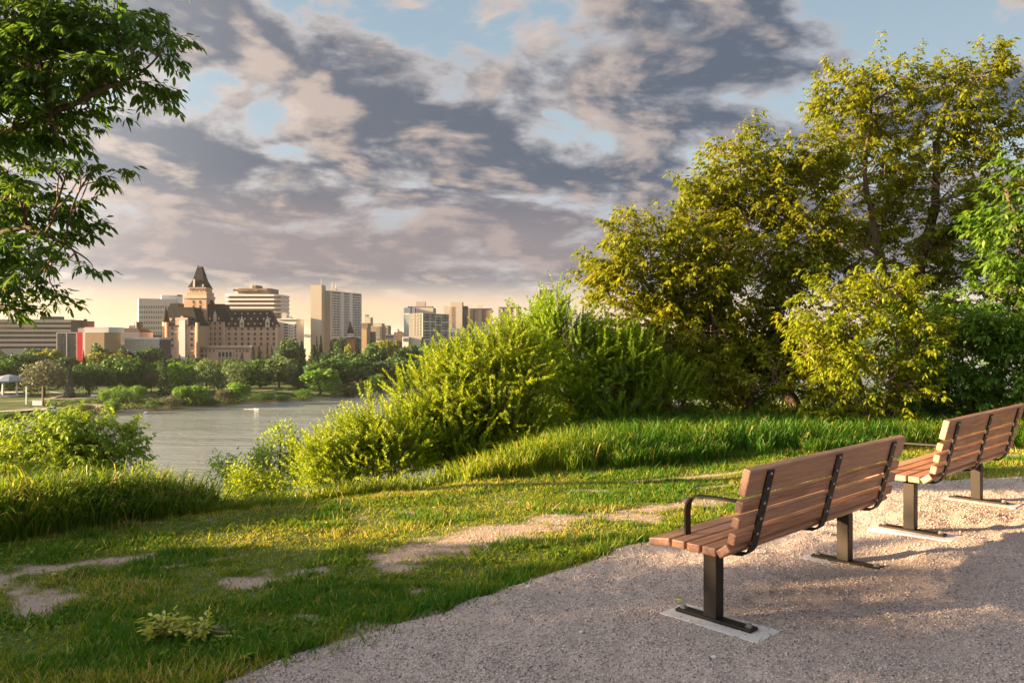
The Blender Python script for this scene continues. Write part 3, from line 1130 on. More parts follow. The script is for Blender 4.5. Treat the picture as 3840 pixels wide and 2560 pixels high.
# tall maple on the right
Y = 14.0
b = base_at(2060, Y)
grow('maple_tree', 'tallest maple at the right with an open crown reaching near the top of the picture', 'tree', b,
     [([b, D(2075, 800, Y), D(2089, 702, Y), D(2120, 573, Y), D(2147, 480, Y), D(2150, 330, Y), D(2190, 200, Y)], .17, .03),
      ([D(2080, 760, Y), D(2034, 671, Y - .4), D(2015, 560, Y - .5), D(1985, 400, Y - .4), D(2000, 240, Y)], .09, .02),
      ([D(2120, 573, Y), D(2220, 500, Y + .5), D(2290, 400, Y + .5)], .07, .02)],
     lob(Y, (2250, 176, 55, 45, 34), (2040, 206, 105, 50, 60), (1935, 241, 55, 50, 34), (2130, 286, 130, 75, 85), (1950, 336, 70, 65, 46), (2280, 326, 75, 85, 60), (1985, 426, 120, 80, 80),
         (2170, 446, 130, 90, 90), (2320, 486, 60, 80, 46), (1960, 556, 105, 75, 64), (2120, 586, 110, 75, 64), (2240, 636, 90, 75, 56), (2000, 676, 80, 60, 44), (2150, 726, 90, 60, 44)),
     'maple', M['maple'], 11, .006, .84, gap=.53, dens=1.5)
# middle maple
Y = 13.2
b = base_at(1850, Y)
grow('maple_tree', 'middle maple with a stepped left outline and a dark leaning trunk', 'tree', b,
     [([b, D(1807, 897, Y), D(1747, 841, Y), D(1722, 804, Y), D(1691, 760, Y), D(1660, 640, Y), D(1690, 500, Y), D(1700, 380, Y)], .12, .02),
      ([D(1747, 841, Y), D(1790, 700, Y), D(1800, 560, Y), D(1830, 400, Y)], .07, .02)],
     lob(Y, (1688, 334, 28, 30, 10), (1698, 394, 60, 45, 34), (1648, 464, 65, 55, 44), (1768, 424, 75, 70, 54), (1848, 374, 65, 75, 48), (1608, 524, 50, 50, 34), (1718, 534, 110, 70, 74), (1838, 514, 85, 80, 60),
         (1608, 624, 75, 55, 48), (1748, 644, 110, 70, 74), (1868, 644, 80, 70, 50), (1698, 744, 95, 55, 50), (1838, 754, 85, 60, 48), (1748, 814, 80, 45, 40), (1848, 824, 80, 50, 40), (1668, 814, 60, 40, 30)),
     'maple', M['maple'], 12, .006, .82, gap=.52, dens=1.5)
# leaning maple, left of the group
Y = 12.6
b = base_at(1765, Y)
grow('maple_tree', 'leaning maple whose grey trunk bends left over the bushes', 'tree', b,
     [([b, D(1744, 954, Y), D(1679, 885, Y), D(1641, 816, Y), D(1610, 769, Y), D(1569, 735, Y), D(1490, 660, Y), D(1420, 570, Y)], .11, .02),
      ([D(1641, 816, Y), D(1640, 740, Y), D(1600, 650, Y), D(1560, 570, Y)], .05, .015)],
     lob(Y, (1429, 542, 30, 30, 14), (1494, 552, 45, 40, 26), (1564, 582, 60, 50, 40), (1394, 627, 45, 40, 28), (1474, 632, 80, 55, 52), (1594, 662, 75, 55, 50), (1414, 712, 65, 50, 42), (1514, 722, 85, 55, 54), (1624, 752, 80, 50, 44), (1434, 782, 70, 40, 36), (1514, 822, 80, 45, 44), (1604, 832, 70, 45, 36)),
     'maple', M['maple'], 13, .0055, .80, gap=.50, dens=1.5)
# greener maple at the right edge
Y = 12.4
b = base_at(2420, Y)
grow('maple_tree', 'green maple cut by the right edge behind the far bench', 'tree', b,
     [([b, D(2400, 750, Y), D(2360, 580, Y), D(2330, 500, Y), D(2310, 430, Y)], .11, .03), ([D(2390, 700, Y), D(2440, 560, Y), D(2460, 420, Y)], .08, .03)],
     lob(Y, (2330, 560, 60, 75, 44), (2300, 690, 75, 65, 48), (2380, 470, 70, 90, 40), (2420, 640, 80, 90, 40), (2340, 790, 75, 60, 40), (2430, 820, 80, 70, 34)),
     'maple', M['maple_green'], 14, .0055, .95, gap=.38, dens=1.6)
# sunlit low boughs in front of the maples
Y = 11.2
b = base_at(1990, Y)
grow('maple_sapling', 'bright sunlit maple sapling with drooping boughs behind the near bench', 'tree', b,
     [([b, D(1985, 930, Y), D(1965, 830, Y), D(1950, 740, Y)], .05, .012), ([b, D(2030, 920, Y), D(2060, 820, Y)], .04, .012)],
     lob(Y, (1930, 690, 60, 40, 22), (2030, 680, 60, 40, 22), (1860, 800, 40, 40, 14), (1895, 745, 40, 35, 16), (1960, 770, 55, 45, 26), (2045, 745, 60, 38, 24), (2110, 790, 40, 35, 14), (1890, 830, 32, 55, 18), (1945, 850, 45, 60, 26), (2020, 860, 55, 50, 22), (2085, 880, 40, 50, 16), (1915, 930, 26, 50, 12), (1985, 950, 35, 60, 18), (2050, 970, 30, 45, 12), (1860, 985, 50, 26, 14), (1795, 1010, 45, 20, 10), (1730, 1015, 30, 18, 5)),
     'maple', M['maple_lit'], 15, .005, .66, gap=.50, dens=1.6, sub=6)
Y = 11.9
b = base_at(1660, Y)
grow('maple_sapling', 'loose sunlit maple shoots before the leaning trunks', 'tree', b,
     [([b, D(1640, 930, Y), D(1600, 860, Y)], .03, .008), ([b, D(1720, 930, Y), D(1760, 860, Y)], .03, .008)],
     lob(Y, (1490, 800, 70, 45, 24), (1560, 850, 60, 50, 26), (1640, 860, 50, 55, 22), (1720, 890, 60, 40, 18), (1800, 870, 55, 50, 22), (1600, 930, 70, 35, 20), (1780, 950, 60, 30, 14), (1530, 940, 60, 35, 16)),
     'maple', M['maple'], 19, .005, .66, gap=.50, dens=1.5, sub=6)
Y = 11.8
b = base_at(2250, Y)
grow('maple_sapling', 'green maple sapling thicket behind the far bench', 'tree', b,
     [([b, D(2240, 900, Y), D(2200, 800, Y)], .05, .012), ([b, D(2290, 900, Y), D(2310, 790, Y)], .05, .012)],
     lob(Y, (2160, 770, 70, 55, 34), (2230, 790, 80, 60, 42), (2310, 790, 70, 60, 36), (2140, 870, 60, 50, 30), (2240, 880, 85, 50, 42), (2330, 880, 70, 60, 36), (2190, 930, 60, 35, 20), (2120, 950, 50, 30, 16)),
     'maple', M['maple_green'], 16, .005, .78, gap=.36, dens=1.7)
# dark undergrowth below the leaning maples
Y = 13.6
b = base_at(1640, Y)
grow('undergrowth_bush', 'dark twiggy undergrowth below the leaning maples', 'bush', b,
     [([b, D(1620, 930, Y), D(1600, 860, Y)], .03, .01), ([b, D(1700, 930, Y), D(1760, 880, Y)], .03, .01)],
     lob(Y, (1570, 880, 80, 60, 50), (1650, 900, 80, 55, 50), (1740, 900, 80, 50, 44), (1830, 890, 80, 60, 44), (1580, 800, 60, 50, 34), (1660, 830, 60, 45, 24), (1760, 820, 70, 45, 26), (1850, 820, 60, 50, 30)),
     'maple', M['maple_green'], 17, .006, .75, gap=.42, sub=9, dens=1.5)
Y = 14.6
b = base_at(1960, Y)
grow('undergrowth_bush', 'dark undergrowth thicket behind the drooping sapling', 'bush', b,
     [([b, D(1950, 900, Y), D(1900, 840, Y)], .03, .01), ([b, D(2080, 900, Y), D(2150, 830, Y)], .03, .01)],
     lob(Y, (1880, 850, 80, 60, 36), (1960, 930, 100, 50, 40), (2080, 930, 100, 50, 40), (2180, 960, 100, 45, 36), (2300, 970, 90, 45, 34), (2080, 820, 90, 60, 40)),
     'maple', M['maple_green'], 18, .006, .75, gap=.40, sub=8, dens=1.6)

# willow-like bushes in the middle
Y = 11.6
b = base_at(1380, Y)
grow('willow_bush', 'tall yellow green willow bush with a pointed top left of the maples', 'bush', b,
     [([b, D(1340, 900, Y), D(1290, 780, Y), D(1278, 660, Y)], .05, .006), ([b, D(1420, 880, Y), D(1440, 780, Y)], .05, .01), ([b, D(1500, 900, Y), D(1530, 830, Y)], .04, .01)],
     lob(Y, (1279, 702, 9, 28, 10, .12), (1262, 750, 26, 40, 30, .3), (1225, 750, 20, 30, 14, .2), (1300, 770, 50, 45, 60), (1240, 810, 60, 50, 80), (1340, 830, 80, 60, 130), (1430, 840, 80, 60, 120), (1290, 900, 100, 60, 160), (1420, 930, 100, 60, 160),
         (1530, 910, 70, 65, 100), (1370, 990, 100, 40, 110), (1250, 980, 80, 45, 90), (1500, 990, 80, 35, 80)),
     'shoot', M['willow_green'], 21, .004, .55, shoots=True, gap=.33, dens=2.6)
Y = 10.6
b = base_at(1090, Y)
grow('willow_bush', 'sunlit golden willow bush leaning over the river in the middle', 'bush', b,
     [([b, D(1060, 960, Y), D(1010, 880, Y), D(985, 810, Y)], .04, .006), ([b, D(1120, 920, Y), D(1160, 800, Y)], .04, .008), ([b, D(990, 970, Y), D(930, 890, Y)], .03, .006), ([b, D(1180, 960, Y), D(1240, 880, Y)], .03, .008)],
     lob(Y, (930, 1030, 60, 30, 60), (1010, 1050, 80, 30, 80), (1100, 1050, 80, 30, 80), (1200, 1040, 80, 30, 70), (998, 857, 9, 35, 9, .1), (958, 887, 10, 32, 9, .1), (925, 912, 14, 14, 8, .12), (1020, 862, 12, 26, 9, .1), (1060, 842, 40, 45, 50), (1125, 832, 55, 50, 70), (1175, 792, 35, 45, 40), (1210, 852, 60, 55, 80), (1040, 922, 70, 50, 100), (1140, 922, 90, 55, 140), (960, 972, 60, 40, 80),
         (1050, 1002, 100, 45, 150), (1180, 1002, 90, 45, 120), (920, 1002, 50, 35, 56), (1120, 1042, 80, 30, 80)),
     'shoot', M['willow'], 22, .004, .52, shoots=True, gap=.30, dens=2.6)
Y = 9.9
b = base_at(810, Y)
grow('willow_bush', 'low golden bush at the left end of the sunlit thicket', 'bush', b,
     [([b, D(800, 1030, Y), D(780, 980, Y)], .02, .005), ([b, D(860, 1030, Y), D(850, 900, Y)], .02, .005), ([b, D(740, 1060, Y), D(710, 1040, Y)], .02, .005)],
     lob(Y, (848, 947, 8, 28, 8, .1), (790, 1007, 45, 25, 36), (850, 1012, 55, 40, 64), (920, 1022, 60, 40, 70), (750, 1042, 50, 35, 50), (820, 1062, 80, 40, 90), (900, 1072, 70, 35, 70), (710, 1082, 40, 35, 40), (770, 1102, 70, 30, 60)),
     'shoot_small', M['willow'], 23, .0035, .70, shoots=True, gap=.30, dens=2.6)
Y = 15.0
b = base_at(610, Y)
grow('poplar_sapling', 'thin grey green poplar saplings against the river', 'bush', b,
     [([b, D(642, 1090, Y), D(645, 1000, Y), D(640, 985, Y)], .03, .005), ([b, D(585, 1100, Y), D(580, 1040, Y)], .025, .005), ([b, D(530, 1120, Y), D(500, 1060, Y)], .02, .005)],
     lob(Y, (643, 1005, 22, 28, 14), (650, 1050, 40, 35, 24), (590, 1050, 32, 30, 18), (610, 1095, 60, 40, 36), (510, 1065, 22, 22, 9), (540, 1095, 40, 30, 22), (680, 1030, 25, 30, 12), (690, 1080, 40, 40, 24)),
     'tuft', M['pale_leaf'], 24, .005, 1.25, gap=.38)
Y = 10.4
b = base_at(570, Y)
grow('weedy_bush', 'small bright yellow bush at the lip of the bank', 'bush', b,
     [([b, D(560, 1160, Y), D(550, 1110, Y)], .015, .004), ([b, D(620, 1160, Y), D(625, 1110, Y)], .015, .004)],
     lob(Y, (545, 1105, 38, 35, 30), (600, 1110, 40, 32, 30), (640, 1125, 35, 35, 26), (560, 1150, 60, 35, 44), (500, 1160, 40, 28, 26), (640, 1165, 50, 28, 30), (440, 1160, 45, 24, 26)),
     'tuft', M['willow'], 25, .0035, .80, gap=.34)
# bushes on the left
Y = 14.5
b = base_at(150, Y)
grow('maple_bush', 'round bright green bush in front of the river at the left', 'bush', b,
     [([b, D(150, 1120, Y), D(140, 1030, Y)], .05, .01), ([b, D(210, 1110, Y), D(230, 1030, Y)], .04, .01), ([b, D(90, 1110, Y), D(60, 1050, Y)], .04, .01), ([b, D(250, 1110, Y), D(290, 1060, Y)], .03, .01)],
     lob(Y, (130, 996, 72, 35, 48), (210, 1001, 84, 43, 64), (50, 1031, 56, 43, 43), (130, 1046, 84, 50, 72), (215, 1056, 78, 50, 62), (285, 1046, 42, 50, 33), (100, 1096, 78, 37, 48), (200, 1106, 89, 35, 48), (30, 1076, 44, 43, 31)),
     'maple', M['pale_leaf'], 26, .005, .58, gap=.36, dens=2.8)
Y = 11.5
b = base_at(10, Y)
grow('maple_bush', 'orange yellow sunlit bush cut by the left edge', 'bush', b,
     [([b, D(10, 1110, Y), D(15, 1050, Y)], .03, .006), ([b, D(50, 1120, Y), D(60, 1070, Y)], .02, .006)],
     lob(Y, (30, 1045, 32, 22, 14), (62, 1070, 28, 22, 12), (5, 1085, 36, 30, 16), (50, 1110, 36, 24, 14), (-50, 1060, 50, 40, 18)),
     'maple', M['willow'], 27, .004, .62, gap=.30)
Y = 12.0
b = base_at(338, Y)
grow('poplar_sapling', 'tiny lone sapling beside the left grass clump', 'bush', b,
     [([b, D(338, 1130, Y), D(342, 1085, Y)], .008, .003)], lob(Y, (342, 1085, 14, 16, 7), (330, 1110, 16, 16, 6)), 'tuft', M['pale_leaf'], 28, .003, .7, gap=.2)

# foreground maple whose boughs hang into the picture from the left
Y = 7.4
b = np.array((-6.1, 7.2, float(gz(-6.1, 7.2)) - .05))
T0 = b + np.array((0, 0, 1.6))
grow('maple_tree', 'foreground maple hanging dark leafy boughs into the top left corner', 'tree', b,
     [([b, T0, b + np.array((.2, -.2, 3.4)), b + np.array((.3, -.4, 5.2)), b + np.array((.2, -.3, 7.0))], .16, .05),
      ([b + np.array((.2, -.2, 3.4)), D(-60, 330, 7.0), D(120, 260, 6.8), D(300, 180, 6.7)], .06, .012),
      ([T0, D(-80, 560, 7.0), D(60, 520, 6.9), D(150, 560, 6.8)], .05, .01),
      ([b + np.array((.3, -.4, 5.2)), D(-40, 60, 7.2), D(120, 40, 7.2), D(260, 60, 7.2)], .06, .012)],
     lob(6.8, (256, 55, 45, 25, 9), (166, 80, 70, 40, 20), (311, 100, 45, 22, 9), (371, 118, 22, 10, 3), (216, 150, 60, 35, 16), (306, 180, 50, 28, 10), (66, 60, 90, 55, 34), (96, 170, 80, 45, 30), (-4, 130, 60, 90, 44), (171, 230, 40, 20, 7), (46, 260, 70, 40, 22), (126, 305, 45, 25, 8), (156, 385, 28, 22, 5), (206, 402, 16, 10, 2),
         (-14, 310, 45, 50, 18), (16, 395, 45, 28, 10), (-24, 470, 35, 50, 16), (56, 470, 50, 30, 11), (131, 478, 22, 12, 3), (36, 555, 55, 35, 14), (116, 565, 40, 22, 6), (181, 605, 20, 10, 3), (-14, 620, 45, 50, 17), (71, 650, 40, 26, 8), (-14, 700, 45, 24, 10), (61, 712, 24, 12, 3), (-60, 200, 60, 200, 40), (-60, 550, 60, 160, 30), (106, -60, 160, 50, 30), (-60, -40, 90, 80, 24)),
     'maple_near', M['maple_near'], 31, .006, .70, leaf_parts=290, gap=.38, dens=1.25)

# unseen trees and a bush, added out of view to shade the foreground
for (c, rr, nl, ns, sd, nm, lab, cat) in (((-11.5, 1.3, 2.1), (1.3, 2.0, 1.6), 20, 70, 41, 'maple_tree', 'unseen bank side maple added left of the picture shading the near lawn', 'tree'),
                                 ((-12.0, -2.6, 2.2), (1.3, 2.2, 1.7), 20, 70, 42, 'maple_tree', 'second unseen maple added left of the picture for foreground shade', 'tree'),
                                 ((-9.6, 3.05, .95), (.8, 1.2, .8), 10, 50, 43, 'maple_bush', 'low unseen maple bush added left of the picture to shade the lawn', 'bush')):
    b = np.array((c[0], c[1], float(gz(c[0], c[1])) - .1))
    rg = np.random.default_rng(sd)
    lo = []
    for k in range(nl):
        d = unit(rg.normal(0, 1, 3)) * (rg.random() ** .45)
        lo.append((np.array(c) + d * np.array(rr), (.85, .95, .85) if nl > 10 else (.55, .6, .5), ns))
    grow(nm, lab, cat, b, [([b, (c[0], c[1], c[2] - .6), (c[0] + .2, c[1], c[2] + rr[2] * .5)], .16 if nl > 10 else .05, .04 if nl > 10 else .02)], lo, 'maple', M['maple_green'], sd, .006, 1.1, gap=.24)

# ------------------------------------------------------------------ small things on the ground
def build_small():
    rng = np.random.default_rng(5)
    # cut leafy branch lying on the grass
    c = np.array(gpt(430, 1476)); z0 = float(gz(*c))
    root = thing('cut_branch', 'wilted yellow green leafy branch lying on the shaded lawn', 'branch', (c[0], c[1], z0))
    st = MB()
    st.tube([(-.17, .0, .02), (-.05, .01, .05), (.08, .02, .04), (.20, .03, .025)], [.003, .005, .006, .007], 6)
    Q = []
    for k in range(26):
        a = rng.uniform(0, 6.283)
        s0 = np.array((rng.uniform(-.16, .10), rng.normal(0, .01), .04))
        e = s0 + np.array((math.cos(a) * .08 * rng.uniform(.5, 1.2) - .02, math.sin(a) * .075, rng.uniform(.0, .075)))
        st.tube([s0, (s0 + e) / 2 + (0, 0, .01), e], [.003, .0025, .002], 4)
        for j in range(16):
            t = rng.uniform(.25, 1.0)
            p = s0 + (e - s0) * t + rng.normal(0, .008, 3)
            d = np.array((math.cos(a + rng.normal(0, .9)), math.sin(a + rng.normal(0, .9)), rng.uniform(-.2, .8)))
            Q += leaflet(p, d, rng.uniform(.03, .05), .019, rng, True)
    for k in range(9):
        p = np.array((rng.uniform(.10, .22), rng.normal(.02, .03), .02))
        Q += leaflet(p, np.array((1, rng.normal(0, .5), rng.uniform(-.1, .3))), .05, .016, rng, True)
    link('stem', st.mesh('stem', M['twig']), root)
    Q = np.array(Q)
    link('leaves', quads_mesh('leaves', Q, np.clip(rng.normal(.5, .25, len(Q)), 0, 1), [M['wilt']]), root, kind='stuff')
    # broad-leaved weed at the gravel edge
    c = np.array(gpt(548, 1530)); z0 = float(gz(*c))
    root = thing('broadleaf_weed', 'broad leaved green weed at the lower edge of the gravel', 'weed', (c[0], c[1], z0))
    for k in range(9):
        a = k * 2.4
        q = []
        n = 4
        s = np.array((-math.sin(a), math.cos(a), 0)); d = np.array((math.cos(a), math.sin(a), 0))
        L = .05 + .02 * (k % 3)
        prev = None
        for j in range(n + 1):
            t = j / n
            p = d * L * t * .9 + UP * (L * (.9 * t - .55 * t * t) + .005)
            w = .014 * math.sin(min(1, t * 1.05 + .12) * 3.0)
            cur = (p - s * max(w, .001), p + s * max(w, .001))
            if prev:
                q.append((prev[0], prev[1], cur[1], cur[0]))
            prev = cur
        link('leaf', quads_mesh('leaf', np.array(q), np.full(len(q), .3 + .05 * k), [M['lawn']]), root)
    # stick on the gravel
    c = np.array(gpt(1768, 1368)); z0 = float(gravel_h(c[0], c[1]))
    root = thing('stick', 'short forked dry stick lying on the gravel behind the near bench', 'stick', (c[0], c[1], z0))
    link('stem', MB().tube([(-.015, -.05, .006), (.0, -.01, .010), (.012, .035, .008), (.022, .055, .009)], [.0035, .004, .0035, .002], 6).mesh('stem', M['twig']), root)
    link('side_twig', MB().tube([(.005, .005, .009), (.03, .012, .012)], [.0025, .0015], 5).mesh('side_twig', M['twig']), root)
    # fallen leaves
    for (dx, dy, sz, a, lab) in ((118, 1322, .05, .4, 'fallen yellow leaf on the grass at the far left'), (1135, 1398, .045, 1.3, 'fallen brown leaf at the gravel edge'), (1000, 1170, .04, 2.2, 'fallen pale leaf on the sunny lawn near the middle'),
                                 (1565, 1392, .04, 2.6, 'fallen leaf on the gravel left of the near bench pad'), (2030, 1432, .035, .9, 'fallen leaf on the gravel right of the near bench'), (750, 1205, .04, 2.0, 'fallen yellow leaf at the edge of the shade')):
        c = np.array(gpt(dx, dy))
        z0 = float(max(gz(*c), gravel_h(c[0], c[1]) if gravel_in(c[0], c[1]) > 0 else -9)) + .022
        q = []
        for k in (-1, 0, 1):
            q += leaflet(np.zeros(3), np.array((math.cos(a + k * .8), math.sin(a + k * .8), .15)), sz * (1 if k == 0 else .8), sz * .5, rng, True)
        link('fallen_leaf', quads_mesh('fallen_leaf', np.array(q), np.full(len(q), .8), [M['wilt']]), None, (c[0], c[1], z0), lab, 'leaf', 'fallen leaves')
    # a few larger stones
    for (dx, dy, r, lab) in ((1215, 1375 - 20, .016, 'pale stone at the lower gravel edge near the grass'), (1640, 1520, .014, 'pale stone on the gravel below the bench pad'), (1335, 1460, .013, 'white stone in the middle of the gravel'), (760, 1462, .015, 'pale stone where the grass meets the gravel at lower centre')):
        c = np.array(gpt(dx, dy)); z0 = float(gravel_h(c[0], c[1]))
        mb = MB()
        rings = []
        for q, z in ((.5, -.4), (1, 0), (.9, .35), (.45, .62)):
            rings.append([(math.cos(6.283 * k / 7) * r * q * rng.uniform(.8, 1.25), math.sin(6.283 * k / 7) * r * q * rng.uniform(.7, 1.1), z * r) for k in range(7)])
        mb.ring(rings)
        link('stone', mb.mesh('stone', M['concrete']), None, (c[0], c[1], z0 + .003), lab, 'stone', 'larger stones on the gravel')


build_small()

# ------------------------------------------------------------------ the far bank: town
GB = -19.2      # ground level of the town
M['brick'] = plain('hotel_brick', (0.51, 0.335, 0.24), 0.85, 0.08, .5, dirt=(0.46, 0.295, 0.21))
M['stone'] = plain('hotel_stone', (0.52, 0.45, 0.37), 0.85, 0.08, .5)
M['slate'] = plain('slate_roof', (0.014, 0.016, 0.018), 0.8, 0.2, .4, spec=.15)
M['white'] = plain('white_panel', (0.62, 0.63, 0.66), 0.7, 0.06, .3)
M['white2'] = plain('white_wall', (0.66, 0.63, 0.60), 0.7, 0.06, .3)
M['beige'] = plain('beige_wall', (0.40, 0.365, 0.31), 0.8, 0.07, .3)
M['taupe'] = plain('taupe_wall', (0.42, 0.39, 0.34), 0.8, 0.05, .25)
M['tan'] = plain('tan_wall', (0.42, 0.31, 0.20), 0.8, 0.05, .25)
M['greyw'] = plain('grey_wall', (0.33, 0.32, 0.33), 0.8, 0.06, .3)
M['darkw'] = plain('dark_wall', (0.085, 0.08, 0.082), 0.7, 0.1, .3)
M['brown'] = plain('brown_wall', (0.17, 0.13, 0.11), 0.75, 0.1, .3)
M['brownroof'] = plain('brown_roof', (0.07, 0.045, 0.04), 0.8, 0.15, .3)
M['redbrick'] = plain('red_brick', (0.30, 0.13, 0.09), 0.85, 0.1, .4)
M['red'] = plain('red_panel', (0.55, 0.02, 0.03), 0.5, 0.05, .3)
M['bluer'] = plain('blue_roof', (0.20, 0.24, 0.32), 0.6, 0.1, .3)
M['metal'] = plain('mast_metal', (0.18, 0.15, 0.14), 0.5, 0.1, 2)
M['awn'] = plain('pale_green_post', (0.45, 0.70, 0.62), 0.5, 0.1, 2)


def glass(name, c, rough=.12):
    m, t, bs = new_mat(name)
    tc = nd(t, 'ShaderNodeTexCoord'); oi = nd(t, 'ShaderNodeObjectInfo')
    cc = mixc(t, oi.outputs['Random'], tuple(x * .6 for x in c), tuple(x * 1.5 for x in c))
    lk(t, cc, bs.inputs['Base Color'])
    bs.inputs['Roughness'].default_value = rough
    bs.inputs['Specular IOR Level'].default_value = .7
    return m


M['glass'] = glass('window_glass', (0.022, 0.022, 0.026), .35)
M['glass_gold'] = glass('golden_glass', (0.17, 0.115, 0.045), .15)
M['glass_teal'] = glass('teal_glass', (0.05, 0.075, 0.085), .15)


class Zoom:
    def __init__(s, ox, oy, k):
        s.ox, s.oy, s.k = ox, oy, k

    def x(s, v): return s.ox + v / s.k
    def y(s, v): return s.oy + v / s.k


Z1, Z2, Z3, Z4 = Zoom(0, 950, 3.136), Zoom(500, 950, 3.485), Zoom(1050, 1000, 3.92), Zoom(1480, 1000, 3.36)


class Face:
    """a facade plane standing at its own distance; measures are read along it"""
    def __init__(s, zm, xa, xb, ya, yb=None):
        yb = ya if yb is None else yb
        s.zm = zm
        s.A = S(zm.x(xa), 1254, ya)[:2]; s.B = S(zm.x(xb), 1254, yb)[:2]
        e = s.B - s.A
        s.len = float(np.linalg.norm(e)); s.e = e / s.len
        s.n = np.array((s.e[1], -s.e[0]))
        s.yaw = math.atan2(s.e[1], s.e[0])

    def s(s, x):
        r = (s.zm.x(x) / 3.75 - 512) / FPX
        return float((r * s.A[1] - s.A[0]) / (s.e[0] - r * s.e[1]))

    def z(s, x, y):
        k = s.s(x)
        Y = s.A[1] + s.e[1] * k
        return float(CAMH - (s.zm.y(y) / 3.75 - HOR) / FPX * Y)

    def p(s, k, out, z):
        q = s.A + s.e * k + s.n * out
        return np.array((q[0], q[1], z))

    def box(s, mb, s0, s1, o0, o1, z0, z1, m=0, inset=0.0):
        """o0 back, o1 front (along the outward normal)"""
        i = inset
        return mb.hexa([s.p(s0, o1, z0), s.p(s1, o1, z0), s.p(s1, o0, z0), s.p(s0, o0, z0), s.p(s0 + i, o1 - i, z1), s.p(s1 - i, o1 - i, z1), s.p(s1 - i, o0 + i, z1), s.p(s0 + i, o0 + i, z1)], m)

    def blk(s, mb, x0, x1, yt, yb, back, front=0.0, m=0, inset=0.0):
        """yb None: down to the ground"""
        xm = (x0 + x1) / 2
        z1 = s.z(xm, yt); z0 = GB if yb is None else s.z(xm, yb)
        return s.box(mb, s.s(x0), s.s(x1), -back, front, z0, z1, m, inset)


WCACHE = {}


def windows(face, root, xs, ys, w, h, mats, name='window', out=.05, sill=True, skip=None):
    """one object for each window, set on the facade"""
    for y in ys:
        for i, x in enumerate(xs):
            if skip and skip(x, y):
                continue
            k = face.s(x)
            z = face.z(x, y)
            sc = face.s(x + .5) - face.s(x - .5)
            key = (round(w * sc, 1), round(h * sc, 1), mats[0].name, mats[1].name, sill)
            if key not in WCACHE:
                ww, hh = key[0] / 2, key[1] / 2
                mb = MB().box(-ww, ww, -.05, .10, -hh, hh, 0)
                if sill:
                    mb.box(-ww - .15, ww + .15, -.05, .28, -hh - .22, -hh, 1)
                    pass
                WCACHE[key] = mb.mesh(name, list(mats))
            o = link(name, WCACHE[key], root)
            q = face.p(k, out, z)
            o.location = Vector(q) - root.location
            o.rotation_euler = (0, 0, face.yaw + math.pi)


def bld(name, label, face, x, cat='building', group=None):
    p = face.p(face.s(x), 0, GB)
    return thing(name, label, cat, tuple(p), 0, group)


def mast(root, face, x, yt, yb, r=.12, back=4, name='antenna'):
    k = face.s(x)
    MB().tube([face.p(k, -back, face.z(x, yb)), face.p(k, -back, face.z(x, yt))], [r, r * .6], 5).build(name, M['metal'], root)


# --- banded low-rise at the far left
f = Face(Z1, -160, 835, 470, 480)
r = bld('office_building', 'long beige banded office block at the far left behind the maple leaves', f, 300)
mb = MB(); f.blk(mb, -160, 835, 772, None, 26, -.4, 0); mb.build('wall', M['darkw'], r)
for yt, yb in ((772, 808), (832, 862), (888, 918), (944, 972), (1000, 1030), (1056, 1086)):
    mb = MB(); f.blk(mb, -160, 835, yt, yb, .4, .5); mb.build('floor_band', M['beige'], r)
for yt, yb in ((808, 832), (862, 888), (918, 944), (972, 1000), (1030, 1056), (1086, 1112)):
    mats = M['glass_gold'] if yt in (808, 862) else M['glass']
    for k in range(9):
        x0 = -160 + k * 110.5
        mb = MB(); f.blk(mb, x0 + 3, x0 + 107, yt, yb, .35, -.1); mb.build('window', mats if k < 5 else M['glass'], r)
mb = MB(); f.blk(mb, 440, 680, 735, 772, 12, -4); mb.build('penthouse', M['darkw'], r)
mb = MB(); f.blk(mb, 60, 680, 1118, None, 4, 5); mb.build('podium', M['greyw'], r)

f = Face(Z1, 835, 1028, 500, 502)
r = bld('brick_building', 'small red brick block beside the banded office', f, 930)
mb = MB(); f.blk(mb, 820, 1028, 790, None, 15); mb.build('wall', M['redbrick'], r)
mb = MB(); f.blk(mb, 960, 980, 765, 790, 8, -4); mb.build('chimney', M['darkw'], r)
mast(r, f, 1078, 770, 860)

# --- glass grid hall with the red panel
f = Face(Z1, 670, 1235, 450, 452)
r = bld('theatre_building', 'glass grid building with a bright red panel and tan box', f, 950)
mb = MB(); f.blk(mb, 670, 985, 928, None, 18, -.3); mb.build('wall', M['darkw'], r)
for i in range(8):
    for j in range(7):
        x0 = 676 + i * 28.6; y0 = 934 + j * 31
        mb = MB(); f.blk(mb, x0 + 1.5, x0 + 26, y0 + 2, y0 + 28, .2, .05); mb.build('pane', M['glass_teal'], r)
mb = MB(); f.blk(mb, 667, 673, 925, None, .2, .35); f.blk(mb, 783, 789, 928, None, .2, .3); f.blk(mb, 903, 909, 925, None, .2, .3); f.blk(mb, 674, 902, 924, 931, .2, .3); mb.build('frame', M['white'], r)
mb = MB(); f.blk(mb, 910, 978, 930, None, .2, .5); mb.build('red_panel', M['red'], r)
mb = MB(); f.blk(mb, 979, 1010, 925, None, 3, .6); mb.build('side_wall', M['white'], r)
mb = MB(); f.blk(mb, 1010, 1235, 926, None, 22, 1.0); mb.build('tan_hall', M['tan'], r)
mb = MB(); f.blk(mb, 985, 1270, 862, 925, 22, -1); mb.build('upper_storey', M['white'], r)
mb = MB(); f.blk(mb, 900, 975, 872, 925, 8, -1.5); mb.build('roof_lantern', M['beige'], r)

